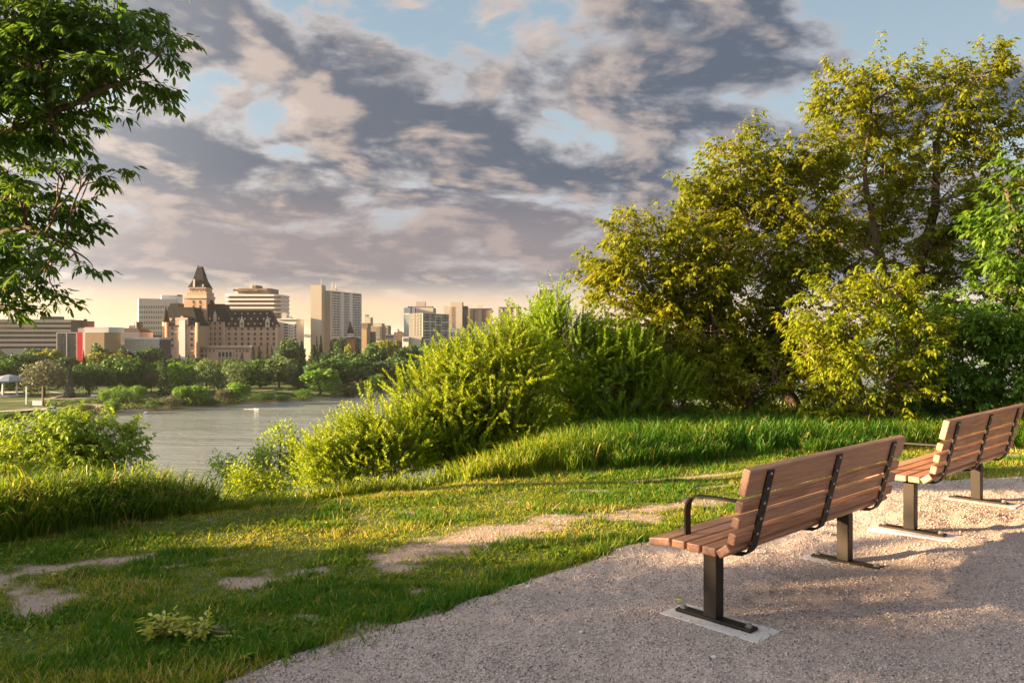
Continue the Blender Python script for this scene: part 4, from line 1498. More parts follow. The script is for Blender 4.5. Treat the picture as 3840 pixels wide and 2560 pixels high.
f = Face(Z1, 1235, 1640, 520, 522)
r = bld('grey_hall', 'plain grey hall with a brown sloping roof left of the hotel', f, 1400)
mb = MB(); f.blk(mb, 1225, 1640, 925, None, 25); mb.build('wall', M['greyw'], r)
mb = MB(); f.blk(mb, 1345, 1640, 872, 925, 24, -1, 0, 2.5); mb.build('roof', M['brownroof'], r)
mb = MB(); f.blk(mb, 1576, 1630, 796, 872, 8, -4); mb.build('stair_tower', M['darkw'], r)
mb = MB(); f.blk(mb, 1490, 1540, 842, 872, 8, -4); mb.build('roof_unit', M['greyw'], r)
mast(r, f, 1552, 798, 872, .3)
mb = MB(); f.blk(mb, 1235, 1450, 1068, 1086, 3, 3); mb.build('canopy', M['beige'], r)

f = Face(Z1, 1465, 1880, 470, 472)
r = bld('pavilion_building', 'low white pavilion of close vertical fins left of the hotel', f, 1660)
mb = MB(); f.blk(mb, 1465, 1880, 1010, None, 20, -.5); mb.build('wall', M['darkw'], r)
mb = MB(); f.blk(mb, 1465, 1880, 985, 1010, 20, .8); mb.build('roof_edge', M['white'], r)
for k in range(27):
    x0 = 1468 + k * 15.2
    mb = MB(); f.blk(mb, x0, x0 + 8.5, 1010, None, .5, .5); mb.build('fin', M['white2'], r)

# --- white office tower
f = Face(Z1, 1630, 2150, 640, 655)
r = bld('office_tower', 'white office tower with rows of slit windows left of the hotel', f, 1890)
mb = MB(); f.blk(mb, 1630, 2075, 528, 955, 22); mb.build('wall', M['white'], r)
mb = MB(); f.blk(mb, 1640, 2075, 955, None, 20, -1); mb.build('base_storey', M['darkw'], r)
mb = MB(); f.blk(mb, 1900, 2076, 486, 528, 14, -3); mb.build('penthouse', M['white'], r)
mb = MB(); f.blk(mb, 2078, 2150, 500, None, 16, -1); mb.build('shaft', M['white'], r)
mb = MB(); f.blk(mb, 2085, 2148, 480, 500, 12, -3); mb.build('shaft_cap', M['darkw'], r)
for k in range(32):
    x0 = 1631 + k * 13.9
    mb = MB(); f.blk(mb, x0, x0 + 3.2, 528, 955, .2, .35); mb.build('fin', M['white2'], r)
windows(f, r, [1645 + k * 27.8 for k in range(16)], (628, 688, 748, 810, 872, 932), 14, 34, (M['glass'], M['white']), sill=False)

# --- the castle-like hotel
HY = 540
f = Face(Z2, 325, 1885, HY, HY + 14)
r = bld('castle_hotel', 'large brick chateau style hotel with steep dark roofs and a pointed central tower', f, 900, 'hotel')
WM = (M['glass'], M['stone'])


def hipped(face, mb, x0, x1, yb, xt0, xt1, yt, back, front, flare=0.0, m=0):
    xm = (x0 + x1) / 2
    z0 = face.z(xm, yb); z1 = face.z(xm, yt)
    a0, a1, b0, b1 = face.s(x0), face.s(x1), face.s(xt0), face.s(xt1)
    ins = min(b0 - a0, a1 - b1) if True else 0
    ins = max(ins, .4)
    ob, of = -back, front
    bot = [face.p(a0, of, z0), face.p(a1, of, z0), face.p(a1, ob, z0), face.p(a0, ob, z0)]
    top = [face.p(b0, of - ins, z1), face.p(b1, of - ins, z1), face.p(b1, ob + ins, z1), face.p(b0, ob + ins, z1)]
    if flare:
        fl = .35
        mid = [np.array(p) * (1 - fl) + np.array(q) * fl for p, q in zip(bot, top)]
        cen = sum(np.array(q) for q in bot) / 4
        for k in range(4):
            zz = mid[k][2]
            mid[k] = mid[k] + (np.array((cen[0], cen[1], 0)) - np.array((mid[k][0], mid[k][1], 0))) * flare
            mid[k][2] = zz
        mb.ring([bot, mid, top], m)
    else:
        mb.ring([bot, top], m)
    return mb


# right wing
mb = MB(); f.blk(mb, 1205, 1885, 955, None, 20, 0); mb.build('right_wing_wall', M['brick'], r)
mb = MB(); hipped(f, mb, 1196, 1882, 957, 1262, 1792, 740, 21, .8); mb.build('right_wing_roof', M['slate'], r)
for y in (1025, 1232):
    mb = MB(); f.blk(mb, 1205, 1887, y - 4, y + 4, .2, .35); mb.build('string_course', M['stone'], r)
for x in (1872, 1190):
    mb = MB(); f.blk(mb, x - 14, x + 12, 930, None, 3, .6); mb.build('corner_quoins', M['stone'], r)
wx = (1252, 1338, 1422, 1505, 1588, 1672, 1755, 1835)
windows(f, r, wx, (980, 1048, 1112, 1178), 30, 42, WM)
windows(f, r, (1600, 1672, 1850), (1290,), 22, 40, WM)
for x in (1420, 1755):
    mb = MB()
    k0, k1 = f.s(x - 28), f.s(x + 28); z0 = f.z(x, 958); z1 = f.z(x, 880); z2 = f.z(x, 815); km = (k0 + k1) / 2
    mb.ring([[f.p(k0, .9, z0), f.p(k1, .9, z0), f.p(k1, .9, z1), f.p(km, .9, z2), f.p(k0, .9, z1)], [f.p(k0, -5, z0), f.p(k1, -5, z0), f.p(k1, -5, z1), f.p(km, -5, z2), f.p(k0, -5, z1)]])
    mb.build('gable_dormer', M['stone'], r)
windows(f, r, (1420, 1755), (915,), 22, 36, WM, out=.9)


def dormer(face, x, y, w, h, out0):
    k = face.s(x); z = face.z(x, y); sc = face.s(x + .5) - face.s(x - .5)
    hw = w * sc / 2; hh = h * sc / 2
    mb = MB()
    mb.ring([[face.p(k - hw, out0, z - hh), face.p(k + hw, out0, z - hh), face.p(k + hw, out0, z + hh), face.p(k, out0, z + hh * 1.7), face.p(k - hw, out0, z + hh)],
             [face.p(k - hw, out0 - 4, z - hh), face.p(k + hw, out0 - 4, z - hh), face.p(k + hw, out0 - 4, z + hh), face.p(k, out0 - 4, z + hh * 1.7), face.p(k - hw, out0 - 4, z + hh)]], 0)
    d = mb.build('dormer', M['slate'], r)
    o = MB(); face.box(o, k - hw * .72, k + hw * .72, out0 - .1, out0 + .12, z - hh * .75, z + hh * .8)
    o.build('dormer_window', M['stone'], r)


def roof_out(y, yb, yt, ins):
    return .8 - ins * (yb - y) / (yb - yt)


insr = f.s(1262) - f.s(1196)
for y, xs in ((915, (1252, 1335, 1505, 1588, 1668, 1825)), (850, (1290, 1378, 1460, 1540, 1625, 1705, 1788)), (782, (1330, 1415, 1495, 1580, 1660, 1745))):
    for x in xs:
        dormer(f, x, y, 26 if y > 800 else 30, 28 if y > 800 else 16, roof_out(y, 957, 740, insr) + .9)
# centre block
mb = MB(); f.blk(mb, 955, 1196, 886, None, 18, -.6); mb.build('centre_wall', M['brick'], r)
mb = MB(); hipped(f, mb, 950, 1262, 888, 958, 1185, 655, 20, -.2); mb.build('centre_roof', M['slate'], r)
mb = MB(); hipped(f, mb, 940, 1040, 700, 950, 1000, 600, 14, -5); mb.build('centre_roof_ridge', M['slate'], r)
windows(f, r, (1003, 1066, 1130), (910, 975, 1048, 1112, 1180), 26, 40, WM, out=-.5)
mb = MB()
k0, k1 = f.s(1045), f.s(1088); z0 = f.z(1066, 888); z1 = f.z(1066, 800); z2 = f.z(1066, 740); km = (k0 + k1) / 2
mb.ring([[f.p(k0, 0, z0), f.p(k1, 0, z0), f.p(k1, 0, z1), f.p(km, 0, z2), f.p(k0, 0, z1)], [f.p(k0, -6, z0), f.p(k1, -6, z0), f.p(k1, -6, z1), f.p(km, -6, z2), f.p(k0, -6, z1)]])
mb.build('gable_dormer', M['stone'], r)
for x, y in ((1000, 845), (1115, 845)):
    dormer(f, x, y, 22, 40, -.2)
for x in (952, 1184):
    mb = MB(); f.blk(mb, x - 6, x + 6, 890, None, .2, -.25); mb.build('quoin_strip', M['stone'], r)
# tower
g = Face(Z2, 665, 955, HY + 4)
mb = MB(); g.blk(mb, 662, 955, 575, None, 15, 0); mb.build('tower_wall', M['brick'], r)
mb = MB(); g.blk(mb, 655, 962, 552, 582, 15.6, .6); g.blk(mb, 690, 955, 500, 512, 14, -.3); g.blk(mb, 706, 944, 440, 449, 13.4, -.6); mb.build('tower_parapet', M['stone'], r)
mb = MB(); g.blk(mb, 692, 953, 512, 552, 14, -.5); g.blk(mb, 712, 938, 449, 500, 13, -1.0); mb.build('tower_upper_wall', M['brick'], r)
mb = MB(); hipped(g, mb, 706, 942, 440, 795, 853, 165, 13.4, -.6, .16); mb.build('tower_roof', M['slate'], r)
mb = MB(); g.blk(mb, 796, 853, 158, 172, 8.2, -5.0); g.blk(mb, 794, 806, 146, 160, 7, -5.4); mb.build('tower_cap', M['darkw'], r)
mb = MB(); g.blk(mb, 770, 800, 330, 440, 3, -.8, 0, .3); mb.build('tower_dormer', M['stone'], r)
mb = MB(); g.blk(mb, 890, 912, 395, 440, 3, -.8, 0, .3); mb.build('tower_dormer', M['stone'], r)
windows(g, r, (783, 870), (630, 690), 16, 40, WM)
windows(g, r, (838, 872, 908), (765, 830), 12, 30, WM)
windows(g, r, (872, 908), (975, 1048, 1112, 1185), 14, 36, WM, out=.1)
windows(g, r, (740, 790, 850, 910), (470,), 14, 30, WM, out=-.8)
# left gabled wing
w = Face(Z2, 430, 850, HY - 14)
mb = MB(); w.blk(mb, 428, 850, 940, None, 32, 0); mb.build('left_wing_wall', M['brick'], r)
mb = MB(); hipped(w, mb, 430, 850, 942, 560, 742, 695, 32, .6, .06); mb.build('left_wing_roof', M['slate'], r)
mb = MB(); w.blk(mb, 605, 682, 865, None, .5, .8); mb.build('stair_strip', M['white'], r)
mb = MB()
k0, k1 = w.s(553), w.s(716); z0 = w.z(634, 940); z1 = w.z(634, 850); z2 = w.z(634, 806); km = (k0 + k1) / 2
mb.ring([[w.p(k0, .3, z0), w.p(k1, .3, z0), w.p(k1, .3, z1), w.p(km + 2, .3, z1), w.p(km, .3, z2), w.p(km - 2, .3, z1), w.p(k0, .3, z1)], [w.p(k0, -8, z0), w.p(k1, -8, z0), w.p(k1, -8, z1), w.p(km + 2, -8, z1), w.p(km, -8, z2), w.p(km - 2, -8, z1), w.p(k0, -8, z1)]])
mb.build('wing_gable', M['brick'], r)
mb = MB(); w.blk(mb, 553, 716, 836, 862, .3, .7); mb.build('gable_cornice', M['stone'], r)
for y in (1022, 1268):
    mb = MB(); w.blk(mb, 430, 850, y - 4, y + 4, .2, .3); mb.build('string_course', M['stone'], r)
for x in (440, 838):
    mb = MB()
    k = w.s(x); rr = 1.25
    rings = [[w.p(k + math.cos(.785 * j + .39) * rr, math.sin(.785 * j + .39) * rr - .2, z) for j in range(8)] for z in (GB, w.z(x, 900))]
    mb.ring(rings); mb.build('corner_turret', M['brick'], r)
windows(w, r, (510, 766), (972, 1048, 1122, 1198), 28, 40, WM)
windows(w, r, (495, 785), (1345,), 26, 48, WM)
mb = MB(); w.blk(mb, 440, 842, 1380, None, .3, 1.2); mb.build('stone_base', M['stone'], r)
dormer(w, 555, 745, 24, 24, -5.5)
# round turret with a cone
mb = MB(); k = w.s(372); c = w.p(k, -6, 0)
rad = (w.s(415) - w.s(328)) / 2


def circ(cx, cy, rr, z, n=14):
    return [(cx + math.cos(6.283 * j / n) * rr, cy + math.sin(6.283 * j / n) * rr, z) for j in range(n)]


mb.ring([circ(c[0], c[1], rad, GB), circ(c[0], c[1], rad, w.z(372, 888))]); mb.build('round_turret', M['brick'], r)
mb = MB(); mb.ring([circ(c[0], c[1], rad * 1.22, w.z(372, 890)), circ(c[0], c[1], rad * .85, w.z(372, 830)), circ(c[0], c[1], rad * .12, w.z(372, 690))]); mb.build('turret_cone', M['slate'], r)
mb = MB(); mb.ring([circ(c[0], c[1], rad * 1.05, w.z(372, 1015)), circ(c[0], c[1], rad * 1.05, w.z(372, 1003))]); mb.build('turret_band', M['stone'], r)
g2 = Face(Z2, 415, 560, HY + 2)
mb = MB(); hipped(g2, mb, 405, 620, 830, 462, 570, 645, 20, 0); mb.build('rear_roof', M['slate'], r)
mb = MB(); g2.blk(mb, 405, 660, 830, None, 18, -.5); mb.build('rear_wall', M['brick'], r)
# arcaded podium
pf = Face(Z2, 850, 1560, HY - 10)
mb = MB(); pf.blk(mb, 848, 1560, 1215, None, 12, 0); mb.build('podium_wall', M['brick'], r)
mb = MB(); pf.blk(mb, 846, 1562, 1232, 1244, .2, .4); mb.build('podium_cornice', M['darkw'], r)
mb = MB(); pf.blk(mb, 846, 1562, 1203, 1215, 12, .3); mb.build('podium_parapet', M['stone'], r)
windows(pf, r, (885, 905, 953, 1003, 1050, 1352, 1395, 1438, 1480, 1500), (1270,), 15, 34, WM)
windows(pf, r, (885, 905, 953, 1352), (1330,), 15, 30, WM)
windows(pf, r, (1132, 1180, 1228, 1276), (1315,), 34, 60, WM)
for x in (1110, 1156, 1204, 1252, 1298):
    mb = MB(); pf.blk(mb, x - 5, x + 5, 1275, None, .2, .9); mb.build('arcade_pier', M['stone'], r)

# --- curved office tower behind the hotel
f = Face(Z2, 1190, 1910, 690)
r = bld('office_tower', 'round cornered office tower with golden glass and white bands behind the hotel', f, 1550)


def rounded(face, x0, x1, yt, yb, back, rr, out=0.0):
    xm = (x0 + x1) / 2
    a, b = face.s(x0) - out, face.s(x1) + out
    pts = []
    for cx, cyy, a0 in ((a + rr, out - rr, math.pi), (b - rr, out - rr, math.pi / 2)):
        for j in range(6):
            t = a0 - j * math.pi / 10
            pts.append((cx + math.cos(t) * rr, cyy + math.sin(t) * rr))
    pts += [(b, -back), (a, -back)]
    z1 = face.z(xm, yt); z0 = GB if yb is None else face.z(xm, yb)
    mb = MB()
    mb.ring([[face.p(k, o, z0) for k, o in pts], [face.p(k, o, z1) for k, o in pts]])
    return mb


rounded(f, 1195, 1908, 545, None, 30, 5).build('glass_wall', M['glass_gold'], r)
for yt, yb in ((530, 552), (586, 606), (642, 660), (696, 716), (752, 770)):
    rounded(f, 1193, 1910, yt, yb, 30, 5, .5).build('white_band', M['white'], r)
for k in range(30):
    x0 = 1212 + k * 23.6
    mb = MB(); f.blk(mb, x0, x0 + 2.6, 548, 760, .1, .25); mb.build('mullion', M['brown'], r)
rounded(f, 1290, 1815, 450, 532, 26, 3, -2).build('upper_block', M['brown'], r)
for k in range(5):
    mb = MB(); f.blk(mb, 1300 + k * 66, 1360 + k * 66, 462, 488, .3, -1.7); mb.build('window', M['glass_gold'], r)
rounded(f, 1425, 1680, 408, 450, 18, 2, -5).build('roof_house', M['brown'], r)
for x, y in ((1470, 300), (1500, 320), (1540, 318), (1423, 372), (1678, 375)):
    mast(r, f, x, y, 410, .13, 10)

# --- apartment just right of the hotel
f = Face(Z3, -45, 245, 600)
r = bld('apartment_building', 'pale apartment block with balconies just right of the hotel', f, 120)
mb = MB(); f.blk(mb, -45, 240, 770, None, 22); mb.build('wall', M['white2'], r)
mb = MB(); f.blk(mb, -70, 250, 758, 772, 23, 1); mb.build('roof_edge', M['white'], r)
mb = MB(); f.blk(mb, -10, 62, 668, 758, 10, -6); mb.build('penthouse', M['greyw'], r)
mb = MB(); f.blk(mb, 62, 150, 722, 758, 12, -5, 0, 2); mb.build('roof_house', M['bluer'], r)
mb = MB(); f.blk(mb, -75, -20, 800, None, 18, 4); mb.build('dark_side_wall', M['darkw'], r)  # shade on this side is put into the dark wall colour
for y in range(845, 1060, 42):
    mb = MB(); f.blk(mb, 52, 116, y + 12, y + 26, .2, 1.6); mb.build('balcony', M['white'], r)
    mb = MB(); f.blk(mb, 54, 114, y - 10, y + 12, .2, .1); mb.build('balcony_door', M['glass'], r)
    mb = MB(); f.blk(mb, 212, 240, y + 12, y + 26, .2, 1.4); mb.build('balcony', M['white'], r)
    mb = MB(); f.blk(mb, 214, 238, y - 10, y + 12, .2, .1); mb.build('balcony_door', M['glass'], r)
windows(f, r, (140, 178), range(855, 1050, 42), 12, 18, (M['glass'], M['white2']))

# --- pale museum like building
f = Face(Z3, 285, 520, 640)
r = bld('gabled_building', 'low white building with a blue gabled roof left of the tall slab', f, 410)
mb = MB(); f.blk(mb, 285, 520, 1015, None, 16); mb.build('wall', M['white2'], r)
for a, b, yt in ((320, 420, 985), (430, 520, 975)):
    mb = MB()
    k0, k1 = f.s(a), f.s(b); z0 = f.z(400, 1018); z1 = f.z(400, yt); km = (k0 + k1) / 2
    mb.ring([[f.p(k0, .6, z0), f.p(k1, .6, z0), f.p(km, .6, z1)], [f.p(k0, -16, z0), f.p(k1, -16, z0), f.p(km, -16, z1)]])
    mb.build('gable_roof', M['bluer'], r)
mb = MB(); f.blk(mb, 262, 430, 965, 1000, 14, -8); mb.build('rear_block', M['beige'], r)
mb = MB(); f.blk(mb, 430, 452, 880, 1010, 4, -12); mb.build('chimney', M['white'], r)
windows(f, r, (458, 492), (1080,), 20, 30, (M['glass'], M['white2']))

# --- tall slab
fl = Face(Z3, 450, 610, 610)
r = bld('apartment_tower', 'tallest slab apartment tower with blank end walls and long rows of balconies', fl, 620)
mb = MB(); fl.blk(mb, 450, 612, 262, None, 14); mb.build('end_tower', M['taupe'], r)
fd = Face(Z3, 611, 652, 611, 620)
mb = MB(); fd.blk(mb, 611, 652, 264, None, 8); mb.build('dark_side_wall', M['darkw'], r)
mast(r, fl, 578, 150, 262, .18, 6); mast(r, fl, 497, 248, 262, .2, 6)
fe = Face(Z3, 655, 747, 622)
mb = MB(); fe.blk(mb, 653, 748, 345, None, 16); mb.build('end_wall', M['taupe'], r)
ff = Face(Z3, 747, 1196, 622, 668)
mb = MB(); ff.blk(mb, 748, 1196, 370, None, 18, -1.6); mb.build('wall', M['darkw'], r)
mb = MB(); k0 = ff.s(745); k1 = ff.s(1197); za = ff.z(748, 345); zb = ff.z(748, 362)
ff.box(mb, k0, k1, -18, .3, zb, za); mb.build('roof_edge', M['white2'], r)
for x0, x1 in ((745, 752), (890, 938), (1019, 1065), (1188, 1197)):
    mb = MB(); ff.box(mb, ff.s(x0), ff.s(x1), -1.6, .25, GB, zb); mb.build('white_pier', M['white2'], r)
nfl = 17
zt = zb - .3; zbo = ff.z(748, 1030); dz = (zt - zbo) / nfl
for x0, x1 in ((752, 890), (938, 1019), (1065, 1188)):
    nb = 3 if x1 - x0 > 100 else 2
    for k in range(nfl):
        z = zt - (k + 1) * dz
        for j in range(nb):
            a = ff.s(x0) + (ff.s(x1) - ff.s(x0)) * j / nb; b = ff.s(x0) + (ff.s(x1) - ff.s(x0)) * (j + 1) / nb
            mb = MB(); ff.box(mb, a + .02, b - .02, -1.6, 0, z, z + .25); ff.box(mb, a + .02, b - .02, -.12, 0, z + .25, z + 1.05); ff.box(mb, b - .2, b - .03, -1.5, -.15, z + .25, z + dz - .02)
            mb.build('balcony', M['white'], r)
mb = MB(); ff.box(mb, ff.s(748), ff.s(1196), -1.5, .4, ff.z(748, 1055), ff.z(748, 1028)); mb.build('base_band', M['white2'], r)
mb = MB(); fe.blk(mb, 716, 806, 305, 350, 8, -6); mb.build('penthouse', M['greyw'], r)
for x, y in ((867, 312), (921, 320), (1093, 345), (1158, 348)):
    mb = MB(); k = ff.s(x); zz = za; mb.tube([ff.p(k, -6, zz), ff.p(k, -6, zz + (360 - y) * .16 * .9)], .3, 5); mb.build('vent_pipe', M['metal'], r)

# --- church with a spire
f = Face(Z3, 970, 1080, 575)
r = bld('church', 'small red brick church with a dark pointed spire in front of the slab tower', f, 1022, 'church')
mb = MB(); f.blk(mb, 968, 1082, 1042, None, 12); mb.build('wall', M['redbrick'], r)
mb = MB(); hipped(f, mb, 960, 1090, 1042, 1005, 1040, 1026, 13, 1); mb.build('eaves_roof', M['slate'], r)
mb = MB(); f.blk(mb, 990, 1058, 972, 1030, 5.2, -.4); mb.build('belfry', M['white2'], r)
windows(f, r, (1003, 1024, 1045), (1000,), 11, 26, (M['glass'], M['white2']), out=-.4, sill=False)
mb = MB(); hipped(f, mb, 985, 1063, 973, 1018, 1022, 800, 6, 0); mb.build('spire', M['slate'], r)

# --- middle distance cluster
f = Face(Z3, 1190, 1600, 840)
r = bld('apartment_building', 'brown stepped apartment block with stacked balconies in the middle distance', f, 1400)
for a, b, yt in ((1195, 1290, 822), (1290, 1370, 858), (1368, 1495, 824), (1495, 1590, 858)):
    mb = MB(); f.blk(mb, a, b, yt, None, 20, -.5 if a in (1290, 1495) else 0); mb.build('wall', M['brown'] if a != 1368 else M['beige'], r)
for k in range(9):
    for a, b in ((1340, 1372), (1400, 1470), (1560, 1594)):
        y = 872 + k * 22
        mb = MB(); f.blk(mb, a, b, y, y + 8, .3, 1.2); mb.build('balcony', M['taupe'], r)
mast(r, f, 1403, 800, 824, .2); mast(r, f, 1432, 806, 824, .2)
f = Face(Z3, 1240, 1335, 980)
r = bld('office_tower', 'narrow distant tower with a roof sign frame', f, 1287)
mb = MB(); f.blk(mb, 1245, 1330, 738, None, 18); mb.build('wall', M['taupe'], r)
mb = MB(); f.blk(mb, 1250, 1308, 698, 712, .4, -2); f.blk(mb, 1256, 1302, 716, 728, .4, -2)
for x in (1252, 1278, 1304):
    f.blk(mb, x, x + 3, 712, 740, .4, -2.6)
mb.build('roof_sign', M['brown'], r)
f = Face(Z3, 1200, 1275, 600)
r = bld('low_building', 'windowless tan block beside the church', f, 1240)
mb = MB(); f.blk(mb, 1200, 1274, 906, None, 15); mb.build('wall', M['tan'], r)
mb = MB(); f.blk(mb, 1198, 1276, 900, 906, 15, .3); mb.build('parapet', M['beige'], r)
f = Face(Z3, 1270, 1360, 640)
r = bld('low_building', 'dark box shaped building right of the tan block', f, 1315)
mb = MB(); f.blk(mb, 1272, 1362, 952, None, 15); mb.build('wall', M['darkw'], r)
mb = MB(); f.blk(mb, 1270, 1364, 946, 952, 15, .4); mb.build('parapet', M['greyw'], r)
f = Face(Z3, 1540, 1675, 660)
r = bld('low_building', 'low white building with a row of narrow windows in the middle distance', f, 1610)
mb = MB(); f.blk(mb, 1550, 1672, 1003, None, 14, -.3); mb.build('wall', M['white2'], r)
mb = MB(); f.blk(mb, 1548, 1674, 990, 1004, 14, .6); mb.build('roof_edge', M['white'], r)
windows(f, r, [1560 + k * 12.5 for k in range(9)], (1028,), 6, 36, (M['glass'], M['white2']), out=-.25, sill=False)
f = Face(Z3, 1670, 1840, 690)
r = bld('low_building', 'plain dark brown block left of the balcony apartment', f, 1755)
mb = MB(); f.blk(mb, 1674, 1838, 956, None, 18); mb.build('wall', M['brown'], r)
mb = MB(); f.blk(mb, 1735, 1775, 942, 956, 8, -4); mb.build('roof_unit', M['darkw'], r)
f = Face(Z3, 1660, 1730, 1200)
r = bld('distant_building', 'tiny pale distant block above the brown block', f, 1695)
mb = MB(); f.blk(mb, 1664, 1728, 912, None, 20); f.blk(mb, 1600, 1664, 955, None, 20); mb.build('wall', M['white2'], r)
mb = MB(); f.blk(mb, 1690, 1720, 905, 912, 8, -4); mb.build('roof_unit', M['greyw'], r)

# --- balcony apartment and the white tower behind it
f = Face(Z4, 118, 500, 640)
r = bld('apartment_tower', 'white apartment tower with a roof box behind the balcony apartment', f, 310)
mb = MB(); f.blk(mb, 122, 345, 510, None, 16); mb.build('wall', M['white'], r)
mb = MB(); f.blk(mb, 290, 492, 512, None, 20, 3); mb.build('beige_wall', M['taupe'], r)
mb = MB(); f.blk(mb, 160, 470, 492, 512, 14, -2); mb.build('roof_house', M['brown'], r)
mb = MB(); f.blk(mb, 262, 377, 432, 492, 9, -4); mb.build('penthouse', M['greyw'], r)
for x in (200, 256):
    mb = MB(); f.blk(mb, x, x + 16, 510, 900, .2, .2); mb.build('red_window_strip', M['redbrick'], r)
for k in range(13):
    y = 525 + k * 27
    mb = MB(); f.blk(mb, 112, 124, y, y + 8, 3, 1.0); mb.build('balcony', M['greyw'], r)
    if k < 2:
        mb = MB(); f.blk(mb, 490, 504, y, y + 10, 4, 2.5); mb.build('balcony', M['brown'], r)
mast(r, f, 335, 380, 432, .15)
f1 = Face(Z4, 182, 350, 560)
r = bld('apartment_building', 'beige apartment slab with glass fronted balconies right of the church', f1, 400)
mb = MB(); f1.blk(mb, 180, 352, 584, None, 18); mb.build('end_wall', M['taupe'], r)
windows(f1, r, (244, 279, 312), (602, 641, 681, 721, 761, 801, 842), 11, 18, (M['white2'], M['taupe']), sill=False)
f2 = Face(Z4, 351, 684, 560, 590)
mb = MB(); f2.box(mb, f2.s(351), f2.s(684), -16, -1.5, GB, f2.z(351, 586)); mb.build('wall', M['glass_teal'], r)
z0 = f2.z(351, 584); zb = f2.z(351, 960); dz = (z0 - zb) / 10
mb = MB(); f2.box(mb, f2.s(351), f2.s(684), -16, .2, z0 - .3, z0 + .15); mb.build('roof_edge', M['taupe'], r)
for x in (354, 447, 512, 588, 680):
    mb = MB(); f2.box(mb, f2.s(x - 3), f2.s(x + 3), -1.5, .15, GB, z0 - .3); mb.build('pier', M['white2'], r)
for k in range(10):
    z = z0 - (k + 1) * dz
    for a, b in ((358, 443), (451, 508), (516, 584), (592, 676)):
        mb = MB(); f2.box(mb, f2.s(a), f2.s(b), -1.5, 0, z, z + .22); f2.box(mb, f2.s(a), f2.s(b), -.1, 0, z + .22, z + 1.15); mb.build('balcony', M['greyw'] if (k + a) % 3 else M['white'], r)
mb = MB(); f1.blk(mb, 100, 180, 880, None, 10, 2); mb.build('annex', M['white2'], r)
windows(f1, r, (118, 140, 162), (915,), 8, 46, (M['glass'], M['white2']), out=2.1, sill=False)

# --- three towers in the middle
f = Face(Z4, 620, 915, 700)
r = bld('apartment_tower', 'pale tower with a blank core between two window bays right of the balcony apartment', f, 770)
mb = MB(); f.blk(mb, 620, 707, 490, None, 18); mb.build('wall', M['taupe'], r)
mb = MB(); f.blk(mb, 707, 853, 440, None, 16, 1); mb.build('core', M['taupe'], r)
mb = MB(); f.blk(mb, 853, 915, 490, None, 18); mb.build('bay_wall', M['brown'], r)
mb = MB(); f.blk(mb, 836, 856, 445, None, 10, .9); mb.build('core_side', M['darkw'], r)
for k in range(11):
    y = 503 + k * 24.5
    for a, b in ((692, 706), (716, 730), (734, 756)):
        mb = MB(); f.blk(mb, a, b, y, y + 16, .2, .2 if a < 707 else 1.15); mb.build('window', M['glass_gold'], r)
    for a, b in ((862, 880), (886, 910)):
        mb = MB(); f.blk(mb, a, b, y, y + 15, .2, .2); mb.build('window', M['glass'], r)
f = Face(Z4, 920, 1230, 780)
r = bld('apartment_tower', 'brown tower with stacked corner balconies in the middle of the skyline', f, 1075)
mb = MB(); f.blk(mb, 930, 1040, 522, None, 18); mb.build('wall', M['brown'], r)
mb = MB(); f.blk(mb, 1040, 1100, 520, None, 18, .4); mb.build('dark_bay', M['darkw'], r)
mb = MB(); f.blk(mb, 1100, 1222, 526, None, 18); mb.build('wall', M['brown'], r)
mb = MB(); f.blk(mb, 926, 1226, 516, 524, 19, 1); mb.build('roof_edge', M['greyw'], r)
mb = MB(); f.blk(mb, 1040, 1098, 474, 518, 10, -4); mb.build('penthouse', M['taupe'], r)
for k in range(11):
    y = 540 + k * 21
    for a, b in ((918, 948), (1195, 1232)):
        mb = MB(); f.blk(mb, a, b, y, y + 9, 2, 1.5); mb.build('balcony', M['beige'], r)
    mb = MB(); f.blk(mb, 985, 1000, y, y + 12, .2, .15); mb.build('window', M['glass'], r)
    mb = MB(); f.blk(mb, 1130, 1146, y, y + 12, .2, .15); mb.build('window', M['glass'], r)
f = Face(Z4, 1310, 1595, 820)
r = bld('apartment_tower', 'white tower with balconies and a small roof box above the bushes', f, 1450)
mb = MB(); f.blk(mb, 1312, 1594, 506, None, 18); mb.build('wall', M['taupe'], r)
mb = MB(); f.blk(mb, 1308, 1600, 500, 507, 19, 1); mb.build('roof_edge', M['greyw'], r)
mb = MB(); f.blk(mb, 1436, 1494, 450, 500, 10, -4); mb.build('penthouse', M['greyw'], r)
for k in range(9):
    y = 518 + k * 21
    for a, b in ((1302, 1345), (1525, 1560)):
        mb = MB(); f.blk(mb, a, b, y + 8, y + 15, .2, 1.5); mb.build('balcony', M['white'], r)
        mb = MB(); f.blk(mb, a + 4, b, y - 4, y + 8, .2, .1); mb.build('balcony_door', M['glass'], r)
    for a, b in ((1362, 1378), (1400, 1416), (1470, 1486), (1574, 1588)):
        mb = MB(); f.blk(mb, a, b, y, y + 12, .2, .15); mb.build('window', M['glass'], r)
f = Face(Z4, 1765, 2000, 760)
r = bld('apartment_tower', 'dark brown tower with a roof antenna rising behind the bush tops', f, 1880)
mb = MB(); f.blk(mb, 1768, 2010, 350, None, 20); mb.build('wall', M['brown'], r)
mb = MB(); f.blk(mb, 1825, 1990, 286, 350, 14, -2); mb.build('roof_house', M['darkw'], r)
for k in range(12):
    y = 370 + k * 26
    for a in (1778, 1812, 1850, 1882, 1915, 1950):
        mb = MB(); f.blk(mb, a, a + 24, y, y + 13, .2, .15); mb.build('window', M['glass_teal'] if (a + k) % 4 else M['white2'], r)
mast(r, f, 1820, 240, 300, .3); mast(r, f, 1938, 200, 290, .35)
